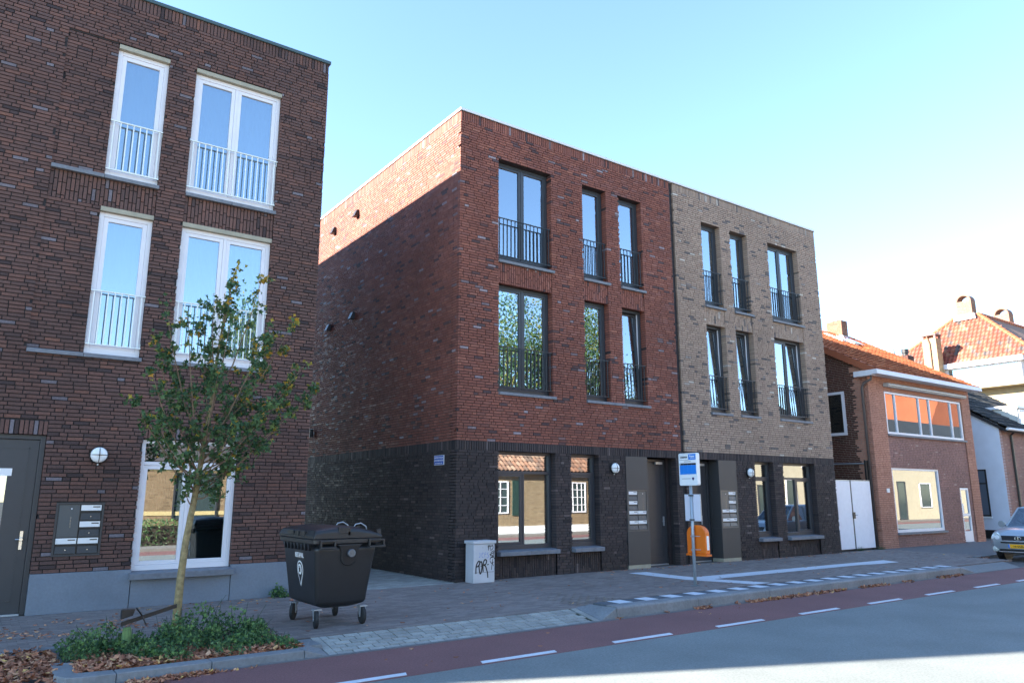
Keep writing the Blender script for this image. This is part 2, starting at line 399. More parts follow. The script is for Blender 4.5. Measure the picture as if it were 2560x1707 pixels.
for k in range(-20, 40):
    x = 0.87+2.0*k
    d = MB().hexa([(x, 7.375, ZR+.003), (x+1.06, 7.375, ZR+.003), (x+1.10, 7.475, ZR+.003), (x+.04, 7.475, ZR+.003), (x, 7.375, ZR+.008), (x+1.06, 7.375, ZR+.008), (x+1.10, 7.475, ZR+.008), (x+.04, 7.475, ZR+.008)])
    d.build('dash', m_paint, lane)

def zf(x, y):
    """height of the pavement: it lifts to a low bus platform beside the kerb"""
    a = np.clip((x-8.2)/0.8, 0, 1)*np.clip((19.6-x)/1.0, 0, 1)
    return 0.075*a*np.clip((11.4-y)/2.0, 0, 1)
# pavement base (sheet with the same relief, 6 mm under the pavers) and its pavers
blocked = lambda x, y: (x < 3.5 and y < 10.72) or (3.4 < x < 8.2 and y < 9.5) or (x > 8.1 and x < 19.9 and y < 9.37) or (x >= 19.9 and y < 9.4) or (x > 23.7 and y < 10.6) or (5.1 < x < 8.34 and y > 13.58)
def grid_sheet(name, xs, ys, dz, m, kind='structure', parent=None):
    X, Y = np.meshgrid(xs, ys, indexing='ij'); V = np.stack([X, Y, zf(X, Y)+dz], -1).reshape(-1, 3); nx, ny = len(xs), len(ys)
    i, j = np.meshgrid(np.arange(nx-1), np.arange(ny-1), indexing='ij'); a = (i*ny+j).ravel()
    c = V[a]*.5+V[a+ny+1]*.5; a = a[[not (blocked(q[0], q[1]) or (5.1 < q[0] < 8.34 and q[1] > 13.58)) for q in c]]
    o = link(name, fast_mesh(name, V, np.stack([a, a+ny, a+ny+1, a+1], 1), m), parent, kind); return o
pav = grid_sheet('pavement', np.concatenate([[-60, -10], np.arange(-3, 25.01, .1)]), np.concatenate([[9.0], np.arange(9.3, 13.71, .1), [14.0]]), -.008, m_joint)
MB().box(-60, 250, 13.6, 26, -.3, -.012).build('yard_ground', m_joint, kind='structure')
rows = []
y = 9.41
k = 0
while y < 13.66:
    x = -1.4+(0.1 if k % 2 else 0)
    while x < 24.9:
        if not blocked(x+.1, y+.05):
            cx, cy = x+.1, y+.05; z = float(zf(cx, cy))
            inline = False
            rows.append((cx, cy, z-.02+random.uniform(-.0018, .0018), .1955, .0960, .04, random.random()))
        x += .2
    y += .1; k += 1
emit(rows, pav, m_paver, 'paver', 300, 'paving')
grid_sheet('far_pavement', np.array([25, 30, 60, 250.]), np.array([10.61, 14.0]), .0, mat('grey_paving', (.145, .136, .134), .85, noise=.12, nscale=9), 'structure')
# bus stop lines painted on the pavement
def painted(name, pts, parent=None, lift=.003, label=None):
    """pts: a convex quad in plan, draped over the pavement"""
    p = [Vector((*q, 0)) for q in pts]; n = 16; m_ = 4; V = []; Fq = []
    for i in range(n+1):
        for j in range(m_+1):
            a = p[0].lerp(p[1], i/n); b = p[3].lerp(p[2], i/n); c = a.lerp(b, j/m_); V.append((c.x, c.y, float(zf(c.x, c.y))+lift))
    for i in range(n):
        for j in range(m_): a = i*(m_+1)+j; Fq.append((a, a+m_+1, a+m_+2, a+1))
    return link(name, fast_mesh(name, V, Fq, m_paint), parent, 'structure')
painted('painted_line', [(12.60, 13.02), (13.12, 12.95), (12.93, 9.42), (12.45, 9.42)])
painted('painted_line', [(12.98, 11.50), (20.78, 11.44), (20.50, 10.86), (12.95, 10.86)], lift=.0045)

# driveway crossover of light pavers between the two kerbs
drive = MB().hexa([(3.66, 8.79, -.25), (7.93, 8.79, -.25), (8.0, 9.46, -.25), (3.66, 9.43, -.25), (3.66, 8.79, -.112), (7.93, 8.79, -.112), (8.0, 9.46, -.016), (3.66, 9.43, -.016)]).build('driveway_crossing', m_jointG, kind='structure')
def sloped_paver(cx, cy, sx, sy, t, parent, slope=.108/.65):
    key = ('slope', round(sx, 3), round(sy, 3), round(t*12)/12)
    if key not in _cache:
        V = [(x*sx/2, y*sy/2, y*sy/2*slope+(0 if zz else -.05)) for zz in (0, 1) for y in (-1, 1) for x in (-1, 1)]
        _cache[key] = fast_mesh('paver', V, BOXF, m_paverL, np.full(8, key[3]))
    o = link('paver', _cache[key], parent); o.location = (cx, cy, -.104+(cy-8.79)*slope+random.uniform(-.001, .002))
ncol = 6; pw = .108
for r in range(ncol):
    cy = 8.80+pw*(r+.5); x = 3.78+(.1 if r % 2 else 0)
    sloped_paver(3.725, cy, .10, .100, random.random(), drive); 
    if r % 2: sloped_paver(3.83, cy, .09, .100, random.random(), drive)
    while x < 7.72:
        ln = .105 if random.random() < .07 else .21
        ln = min(ln, 7.83-x)
        if ln > .05: sloped_paver(x+ln/2, cy, ln-.017, .090, random.random(), drive)
        x += ln
    sloped_paver(7.885+.008*r, cy, .10, .100, random.random(), drive)
# alley between the houses
alley = MB().box(5.1, 8.34, 13.58, 30, -.2, -.010).build('alley_ground', m_jointG, kind='structure')
rows = []
for r in range(0, 110):
    y = 13.60+.108*r; x = 5.12+(.105 if r % 2 else 0)
    while x < 8.2:
        rows.append((x+.105, y+.054, -.02+random.uniform(-.001, .002), .202, .100, .04, random.random())); x += .21
emit(rows, alley, m_paverL, 'paver', 300, 'paving')

# kerbs
kerb = link('kerb', None, None); tag(kerb, kind='structure')
xs = [8.25, 10.10, 12.02, 13.96, 15.90, 17.75, 19.35]
for a, b in zip(xs, xs[1:]):
    prof = [(8.79, -.28), (8.79, .045), (8.805, .066), (8.83, .078), (9.035, .078), (9.035, -.28)]
    MB().prism([(a+.004, y, z) for y, z in prof], (b-a-.008, 0, 0)).build('kerb_stone', m_conc, kerb, bevel=.006)
for s0 in (0,):
    MB().hexa([(7.93, 8.79, -.28), (8.244, 8.79, -.28), (8.244, 9.40, -.28), (8.02, 9.50, -.28), (7.93, 8.80, -.098), (8.244, 8.79, .062), (8.244, 9.40, .05), (8.02, 9.50, .004)]).build('kerb_stone', m_conc, kerb, bevel=.008)
    MB().hexa([(19.356, 8.79, -.28), (20.1, 8.79, -.28), (20.5, 9.25, -.28), (19.356, 9.25, -.28), (19.356, 8.79, .07), (20.1, 8.79, -.09), (20.5, 9.25, .0), (19.356, 9.25, .07)]).build('kerb_stone', m_conc, kerb, bevel=.008)
m_tilD = mat('dark_tactile_tile', (.085, .10, .115), .8, noise=.15, nscale=20)
x = 8.25
k = 0
while x < 19.3:
    MB().box(x+.003, x+.292, 9.04, 9.335, -.05, .0765 if k % 2 else .0755).build('kerb_tile', m_paint if k % 2 else m_tilD, kerb, label='white square tile' if k % 2 else None)
    x += .295; k += 1
# bed kerb (left) in four stones with a curved end
for a, b in ((1.42, 2.33), (2.335, 3.345)):
    MB().hexa([(a, 8.74, -.28), (b, 8.74, -.28), (b, 8.95, -.28), (a, 8.95, -.28), (a, 8.755, .0), (b, 8.755, .0), (b, 8.95, .0), (a, 8.95, .0)]).build('kerb_stone', m_conc, kerb, bevel=.012)
MB().prism([(1.415, 8.745, -.28), (1.415, 8.955, -.28), (1.12, 9.0, -.28), (1.12, 9.6, -.28), (.92, 9.66, -.28), (.90, 9.0, -.28), (.98, 8.82, -.28), (1.12, 8.765, -.28)], (0, 0, .28)).build('kerb_stone', m_conc, kerb, bevel=.01)
MB().hexa([(3.35, 8.74, -.28), (3.655, 8.76, -.28), (3.655, 9.43, -.28), (3.35, 9.0, -.28), (3.35, 8.755, .0), (3.655, 8.76, -.098), (3.655, 9.43, .004), (3.35, 9.0, .0)]).build('kerb_stone', m_conc, kerb, bevel=.008)
MB().box(3.35, 3.655, 9.02, 9.44, -.2, -.004).build('kerb_stone', m_conc, kerb)
MB().box(-60, 1.10, 10.62, 10.72, -.28, .0).build('kerb_stone', m_conc, kerb, bevel=.008)
MB().box(24.2, 60, 10.50, 10.62, -.28, .004).build('kerb_stone', m_conc, kerb, bevel=.008)
# parking bays
MB().box(-60, 1.0, 8.776, 10.62, -.30, -.085).build('parking_bay', mat('bay_paving', (.11, .11, .11), .9, noise=.2, nscale=15), kind='structure')
bay = MB().box(19.6, 60, 8.776, 10.5, -.30, -.094).build('parking_bay', mat('bay_paving_dark', (.10, .10, .098), .9, noise=.15, nscale=12), kind='structure')
MB().hexa([(19.5, 8.78, -.3), (22.6, 8.78, -.3), (23.4, 9.6, -.3), (20.4, 9.6, -.3), (19.5, 8.78, -.088), (22.6, 8.78, -.088), (23.4, 9.6, .002), (20.4, 9.6, .002)]).build('bay_ramp', mat('light_ramp_paving', (.20, .205, .20), .9, noise=.12, nscale=14), kind='structure')
# planting bed soil
bed = MB().box(1.10, 3.42, 8.94, 10.62, -.3, -.03).build('planting_bed', m_soil, kind='structure')

# ------------------------------------------------------------------ windows
def frame_bars(mb, x0, x1, z0, z1, y0, y1, w, sides='LRTB'):
    if 'L' in sides: mb.box(x0, x0+w, y0, y1, z0, z1)
    if 'R' in sides: mb.box(x1-w, x1, y0, y1, z0, z1)
    if 'T' in sides: mb.box(x0+w, x1-w, y0+.0004, y1, z1-w, z1)
    if 'B' in sides: mb.box(x0+w, x1-w, y0+.0004, y1, z0, z0+w)
def window(root, x0, x1, z0, z1, yf, m, cols=(), transom=None, fw=.07, sw=.06, sill=None, curtain=None, tilt=(), sashes='all', bot=.07, proj=.05, gl=None, openwhite=False):
    """cols: x positions of mullions. transom: z of a rail. tilt: indices of tilted sashes."""
    gl = gl or m_glass
    f = MB(); frame_bars(f, x0, x1, z0, z1, yf, yf+.09, fw, 'LRT'); f.box(x0+fw, x1-fw, yf+.0004, yf+.09, z0, z0+bot)
    mw = .05
    edges = [x0+fw]+[c for c in cols]+[x1-fw]
    ztop = transom if transom else z1-fw
    if transom: f.box(x0+fw, x1-fw, yf+.0008, yf+.09, transom-.03, transom+.03)
    for c in cols:
        if transom and len(cols) == 1 and transom > 0 and sashes != 'alltop': f.box(c-mw/2, c+mw/2, yf+.0012, yf+.09, z0+bot, transom-.03)
        else: f.box(c-mw/2, c+mw/2, yf+.0012, yf+.09, z0+bot, z1-fw)
    wf = f.build('window', m, root, bevel=.004)
    zb = z0+bot; zt = (transom-.03) if transom else z1-fw
    cells = []
    for i in range(len(edges)-1):
        a = edges[i]+(mw/2 if i else 0); b = edges[i+1]-(mw/2 if i+1 < len(edges)-1 else 0); cells.append((a, b, zb, zt, i))
    if transom:
        if sashes == 'alltop':
            for i in range(len(edges)-1):
                a = edges[i]+(mw/2 if i else 0); b = edges[i+1]-(mw/2 if i+1 < len(edges)-1 else 0); cells.append((a, b, transom+.03, z1-fw, 10+i))
        else: cells.append((x0+fw, x1-fw, transom+.03, z1-fw, 10))
    for a, b, c, d, i in cells:
        if i >= 10 or (sashes != 'all' and sashes != 'alltop' and i not in sashes):
            MB().box(a-.004, b+.004, yf+.045, yf+.051, c-.004, d+.004).build('glass_pane', gl, wf); continue
        s = MB(); frame_bars(s, a+.002, b-.002, c+.002, d-.002, yf+.012, yf+.07, sw)
        g = MB().box(a+sw-.004, b-sw+.004, yf+.042, yf+.048, c+sw-.004, d-sw+.004)
        if i in tilt:
            an = math.radians(2.6); ca, sa = math.cos(an), math.sin(an)
            for q in (s, g):
                q.v = [(x, yf+.06+(y-yf-.06)*ca+(z-c)*sa, c+(z-c)*ca-(y-yf-.06)*sa) for x, y, z in q.v]
            MB().box(b-.012, b+.012, yf+.052, yf+.088, c, d).build('sash_track', m_white, wf)
        s.build('sash', m, wf, bevel=.003); g.build('glass_pane', gl, wf)
    if sill:
        sx0, sx1, st, sh = sill
        MB().hexa([(sx0, yf-.0-proj-.19 if proj > .1 else 13.68-proj, st-sh), (sx1, yf-.0-proj-.19 if proj > .1 else 13.68-proj, st-sh), (sx1, yf+.02, st-sh), (sx0, yf+.02, st-sh),
                   (sx0, yf-.0-proj-.19 if proj > .1 else 13.68-proj, st-.012), (sx1, yf-.0-proj-.19 if proj > .1 else 13.68-proj, st-.012), (sx1, yf+.02, st), (sx0, yf+.02, st)]).build('window_sill', m_stone, wf, bevel=.005)
    if curtain:
        for (a, b, mm, dy, c0, c1) in curtain:
            n = max(8, int((b-a)/.03)); V = []; Fq = []
            for i in range(n+1):
                xx = a+(b-a)*i/n; yy = yf+.16+dy+.018*math.sin(i*1.9+x0*3)+.006*math.sin(i*.7)
                V += [(xx, yy, c0), (xx, yy, c1)]
            q = MB(); q.v = V; q.f = [(2*i, 2*i+2, 2*i+3, 2*i+1) for i in range(n)]; q.build('curtain', mm, wf, smooth=True)
    return wf
def railing(root, x0, x1, z0, z1, m, y=13.705, n=8, bk=1, r=.0105, top=.03):
    def rail(z, zb, nm, par):
        t = MB(); a, b = x0+.012, x1-.012
        q = [(x0, y+.05), (x0, y-.018), (x1, y-.018), (x1, y+.05), (b, y+.05), (b, y+.018), (a, y+.018), (a, y+.05)]
        t.prism([(p[0], p[1], z) for p in q], (0, 0, .018)); t.prism([(x1-.012, y+.02, zb), (x1, y+.02, zb), (x1, y+.05, zb), (x1-.012, y+.05, zb)], (0, 0, .09))
        return t.build(nm, m, par)
    rr = rail(z1-.018, z1-.09, 'railing', root); rail(z0, z0, 'bottom_rail', rr)
    off = wloc(root)
    key = ('bar', m.name, round(z1-z0, 3), r)
    if key not in _cache:
        b = MB(); b.tube([(0, 0, 0), (0, 0, z1-z0-.026)], r, 6, caps=False); me = bpy.data.meshes.new('bar'); me.from_pydata(b.v, [], b.f); me.materials.append(m); _cache[key] = me
    for i in range(n):
        xx = x0+(x1-x0)*(i+.5)/n
        o = link('bar', _cache[key], rr); o.location = (xx-off.x, y-off.y, z0+.013-off.z)
    return rr
def house_shell(root, x0, x1, y0, y1, zt, mback, mroof, slabs=(3.30, 6.85), sides='LR', rear=True):
    s = MB()
    if 'L' in sides: s.box(x0+.020, x0+.28, y0+.30, y1, 0, zt)
    if 'R' in sides: s.box(x1-.28, x1-.020, y0+.30, y1, 0, zt)
    if rear: s.box(x0+.28, x1-.28, y1-.28, y1, 0, zt)
    s.build('wall', mback, root)
    MB().box(x0+.28, x1-.28, y0+.284, y1-.28, zt-.35, zt-.12).build('roof', mroof, root)
    for i, z in enumerate(slabs): MB().box(x0+.281, x1-.281, y0+.282, y1-.281, z-.12, z+.12).build('floor_slab', m_inner, root)
    MB().box(x0+.281, x1-.281, y0+3.5, y0+3.6, 0.02, zt-.36).build('inner_wall', m_inner, root)

def text_mesh(name, s, size, m, parent, origin, ux, uz, depth=.0015, align='LEFT', squash=1.0, bold=0.0):
    c = bpy.data.curves.new(name, 'FONT'); c.body = s; c.size = size; c.extrude = depth; c.align_x = align; c.offset = bold
    t = bpy.data.objects.new('tmp', c); COL.objects.link(t)
    bpy.context.view_layer.update(); dg = bpy.context.evaluated_depsgraph_get()
    me = bpy.data.meshes.new_from_object(t.evaluated_get(dg)); bpy.data.objects.remove(t); bpy.data.curves.remove(c)
    ux = Vector(ux).normalized(); uz = Vector(uz).normalized(); un = ux.cross(uz); off = wloc(parent)
    for v in me.vertices:
        p = v.co.copy(); w_ = Vector(origin)+ux*p.x*squash+uz*p.y+un*p.z; v.co = w_-off
    me.materials.clear(); me.materials.append(m); return link(name, me, parent)

YF = 13.68
# ------------------------------------------------------------------ house A: dark brown block on the left
HA = thing('apartment_block', 'dark brown brick apartment block with white French windows, at the left edge', 'building', (1.6, YF, 0))
A0, A1, AT = -1.9, 5.10, 10.56
a_open = [(1.26, 2.10, 7.11, 9.58), (2.56, 4.17, 7.11, 9.58), (1.26, 2.09, 4.02, 6.54), (2.56, 4.16, 4.02, 6.54), (2.27, 3.82, .55, 2.68), (-.30, .90, 0, 2.67)]
pan = [(.48, 1.26, 7.11, 9.58, .03), (.48, 1.26, 4.02, 6.54, .03), (.48, 2.10, 6.54, 7.03, .03), (2.56, 4.17, 6.54, 7.03, .03)]
sillr = [(.48, 2.10, 7.03, 7.11), (2.56, 4.19, 7.03, 7.11), (.48, 2.10, 3.94, 4.02), (2.56, 4.19, 3.94, 4.02)]
vz = [(2.27, 3.82, 2.68, 2.90), (-.30, .90, 2.67, 2.88)]
holes = a_open+[p[:4] for p in pan]+sillr+vz+[(1.14, 1.80, .83, 1.64)]
tA = random.random
pcs = face_y(lay(A0+.01, A1, .5875, 10.35, holes), YF, deep=.14)
for v in vz: pcs += face_y(lay(*v, [], 'V'), YF)
pcs += face_y(lay(A0+.01, A1, 10.35, AT, [], 'V'), YF)
for p in pan[:2]: pcs += face_y(lay(*p[:4], [a_open[0], a_open[2]]), YF, .03)
for p in pan[2:]: pcs += face_y(lay(*p[:4], [], 'V'), YF, .03)
pcs = [p for p in pcs if p[0] > -1.0]
emit(pcs, HA, m_bA, 'brick', 300, 'brickwork')
backing(A0, A1, .5875, AT, YF, a_open, panels=pan).build('wall', m_mortD, HA)
house_shell(HA, A0, A1, YF, 25.7, AT, m_mortD, m_anth)
# plinth in three rendered slabs with dark joints between them
for a, b, d in ((.90, 2.275, 0), (2.285, 3.83, .008), (3.84, 5.10, 0)):
    MB().box(a, b, YF-.02+d, YF+.28, 0, .5875 if d == 0 else .42).build('plinth', m_plinth, HA, bevel=.004)
MB().box(2.26, 3.84, YF+.05, YF+.26, .42, .548).build('plinth', m_plinth, HA)
MB().box(-1.9, -.3, YF-.02, YF+.28, 0, .5875).build('plinth', m_plinth, HA)
cp = MB(); cp.box(A0, A1+.03, YF-.035, YF+.3, AT+.001, AT+.07); cp.box(A1-.27, A1+.03, YF+.301, 25.7, AT+.001, AT+.07); cp.build('coping', m_copingG, HA, bevel=.006)
curtW = lambda a, b, c0, c1, m=m_curtW: (a, b, m, 0, c0, c1)
window(HA, 1.262, 2.098, 7.11, 9.50, YF+.085, m_white, fw=.075, sw=.07, bot=.10, curtain=[curtW(1.28, 2.08, 7.2, 9.4)])
window(HA, 2.562, 4.168, 7.11, 9.50, YF+.085, m_white, cols=(3.33,), fw=.075, sw=.065, bot=.10, curtain=[curtW(2.6, 4.1, 7.2, 9.4)])
window(HA, 1.262, 2.088, 4.02, 6.46, YF+.085, m_white, fw=.075, sw=.07, bot=.10, curtain=[curtW(1.28, 2.08, 4.1, 6.4)])
window(HA, 2.562, 4.158, 4.02, 6.46, YF+.085, m_white, cols=(3.33,), fw=.075, sw=.065, bot=.10, curtain=[curtW(2.6, 4.1, 4.1, 6.4)])
window(HA, 2.272, 3.818, .555, 2.66, YF+.085, m_white, cols=(3.045,), transom=2.27, fw=.06, sw=.06, bot=.085, sashes='alltop', curtain=[(2.3, 3.8, m_curtG, .25, .7, 2.6)])
for a, b, z in ((1.26, 2.10, 9.50), (2.56, 4.17, 9.50), (1.26, 2.09, 6.46), (2.56, 4.16, 6.46)):
    MB().box(a+.003, b-.003, YF+.006, YF+.15, z+.002, z+.078).build('lintel', m_lintel, HA)
for z in (7.03, 3.94):
    for a, b in ((.48, 1.255), (1.26, 2.115), (2.56, 3.36), (3.365, 4.19)):
        MB().hexa([(a, YF-.045, z), (b, YF-.045, z), (b, YF+.08, z), (a, YF+.08, z), (a, YF-.045, z+.065), (b, YF-.045, z+.065), (b, YF+.08, z+.08), (a, YF+.08, z+.08)]).build('window_sill', m_stone, HA, bevel=.005)
MB().hexa([(2.24, YF-.13, .43), (3.86, YF-.13, .43), (3.86, YF+.09, .43), (2.24, YF+.09, .43), (2.24, YF-.13, .525), (3.86, YF-.13, .525), (3.86, YF+.09, .553), (2.24, YF+.09, .553)]).build('window_sill', m_stone, HA, bevel=.006)
railing(HA, 1.265, 2.095, 7.215, 8.13, m_railW, n=8); railing(HA, 2.565, 4.165, 7.215, 8.13, m_railW, n=15)
railing(HA, 1.265, 2.085, 4.16, 5.08, m_railW, n=8); railing(HA, 2.565, 4.155, 4.16, 5.08, m_railW, n=15)
def front_door(root, x0, x1, z1, y, hinge_right, glass=None, steel=True):
    fr = MB(); fr.box(x0, x0+.07, y, y+.1, 0, z1); fr.box(x1-.07, x1, y, y+.1, 0, z1); fr.box(x0+.07, x1-.07, y+.0005, y+.1, z1-.07, z1)
    d = fr.build('door_frame', m_door, root, bevel=.004)
    leaf = MB(); leaf.box(x0+.072, x1-.072, y+.03, y+.08, .03, z1-.075)
    lf = leaf.build('door', m_door, root, bevel=.004)
    g = MB()
    for a, b, c, e in ((x0+.19, x0+.205, .2, z1-.2), (x1-.205, x1-.19, .2, z1-.2), (x0+.19, x1-.19, z1-.215, z1-.2), (x0+.19, x1-.19, .2, .215)): g.box(a, b, y+.024, y+.031, c, e)
    g.build('moulding', m_door, lf)
    MB().box(x0+.07, x1-.07, y-.02, y+.06, 0.001, .028).build('threshold', m_steel, root)
    if glass:
        a, b, c, e = glass
        MB().box(a, b, y+.0255, y+.0305, c, e).build('glass_pane', m_glass, lf)
    return lf
dl = front_door(HA, -.30, .897, 2.665, YF+.08, True, glass=(.335, .455, .45, 2.05))
q = MB(); q.box(.34, .51, YF+.093, YF+.112, 2.04, 2.15); q.build('door_viewer_plate', m_card, dl)
q = MB(); q.box(.715, .755, YF+.09, YF+.108, .95, 1.22); q.lathe((.735, YF+.108, 1.10), (0, -1, 0), [(.012, 0), (.012, .03), (.026, .036), (.03, .05), (.024, .062)], 16); q.tube([(.735, YF+.07, 1.10), (.66, YF+.065, 1.10)], .009, 8); q.build('handle', m_chrome, dl, smooth=False)

def mailboxes(root, x0, x1, z0, z1, y, m, cells, inter, mirror=False, lift=.0):
    """cells: mailbox rows as (col,row); 2 columns by n rows of flap + body"""
    fr = MB(); w = x1-x0; fr.box(x0, x1, y-.012+lift, y+.012, z1-.03, z1); fr.box(x0, x1, y-.012+lift, y+.012, z0, z0+.03); fr.box(x0, x0+.03, y-.0117+lift, y+.012, z0+.03, z1-.03); fr.box(x1-.03, x1, y-.0117+lift, y+.012, z0+.03, z1-.03)
    p = fr.build('mailbox_panel', m, root)
    MB().box(x0+.03, x1-.03, y+.02, y+.03, z0+.03, z1-.03).build('back_plate', m_blk, p)
    ncol, nrow = 2, cells[0]; cw = (w-.06)/2; rh = (z1-z0-.06)/nrow
    for c in range(2):
        for r in range(nrow):
            if (c, r) in cells[1]: continue
            a = x0+.03+c*cw+.010; b = a+cw-.020; zt = z1-.03-r*rh-.010; zb = zt-rh+.020
            MB().hexa([(a, y+.004, zt-.34*rh), (b, y+.004, zt-.34*rh), (b, y+.02, zt-.34*rh), (a, y+.02, zt-.34*rh), (a, y-.002, zt), (b, y-.002, zt), (b, y+.02, zt), (a, y+.02, zt)]).build('letter_flap', m_card, p)
            MB().box(b-.42*(b-a), b-.06*(b-a), y-.0035, y-.0005, zt-.14*rh, zt-.08*rh).build('flap_print', m_blk, p)
            MB().hexa([(a, y-.012, zb), (b, y-.012, zb), (b, y+.015, zb), (a, y+.015, zb), (a+.006, y+.008, zt-.50*rh), (b-.006, y+.008, zt-.50*rh), (b-.006, y+.015, zt-.50*rh), (a+.006, y+.015, zt-.50*rh)]).build('mailbox', m, p)
            MB().lathe(((a+b)/2, y-.006, zb+.22*rh), (0, -1, 0), [(.008, 0), (.008, .008)], 10).build('lock', m_chrome, p)
    c0 = x0+.03+(inter*cw)+.008; c1 = c0+cw-.016; nr = len(cells[1]); zt = z1-.036; zb = z1-.03-nr*rh+.006
    MB().box(c0, c1, y+.002, y+.018, zb, zt).build('intercom', mat('intercom_grey', (.075, .085, .09), .35), p)
    MB().lathe(((c0+c1)/2+.03, y+.002, zt-.06), (0, -1, 0), [(.011, 0), (.009, .006)], 10).build('intercom_eye', m_card, p)
    for i in range(6 if nr > 1 and nrow > 3 else 4):
        MB().lathe(((c0+c1)/2+.03, y+.002, zt-.22*(zt-zb)*1.0-.045*i-.09), (0, -1, 0), [(.007, 0), (.006, .006)], 8).build('bell_button', m_chrome, p)
    return p
mailboxes(HA, 1.14, 1.80, .83, 1.64, YF-.004, m_anth2, (3, {(0, 0), (0, 1)}), 0)

def wall_lamp(x, z, y, label):
    t = thing('wall_lamp', label, 'lamp', (x, y, z), 'round bulkhead lamps beside the front doors')
    MB().lathe((x, y, z), (0, -1, 0), [(.135, 0), (.135, .045), (.128, .055)], 32).build('lamp_base', m_blk, t, smooth=False)
    MB().lathe((x, y-.05, z), (0, -1, 0), [(.122, 0), (.120, .03), (.105, .055), (.07, .075), (.02, .083)], 32).build('lamp_glass', m_opal, t, smooth=True)
    g = MB()
    for ang in (0, math.pi/2):
        c, s = math.cos(ang), math.sin(ang)
        g.tube([(x+c*r*.132, y-.052-.096*math.cos(r*math.pi/2)**.6, z+s*r*.132) for r in (-.999, -.75, -.5, -.25, 0, .25, .5, .75, .999)], .006, 6)
    g.build('lamp_guard', m_blk, t)
    MB().tube([(x, y-.02, z-.13), (x, y-.02, z-.16)], .011, 8).build('screw_knob', m_steel, t)
    return t
wall_lamp(1.635, 2.38, YF, 'round white lamp on the dark brown wall left of the maple')

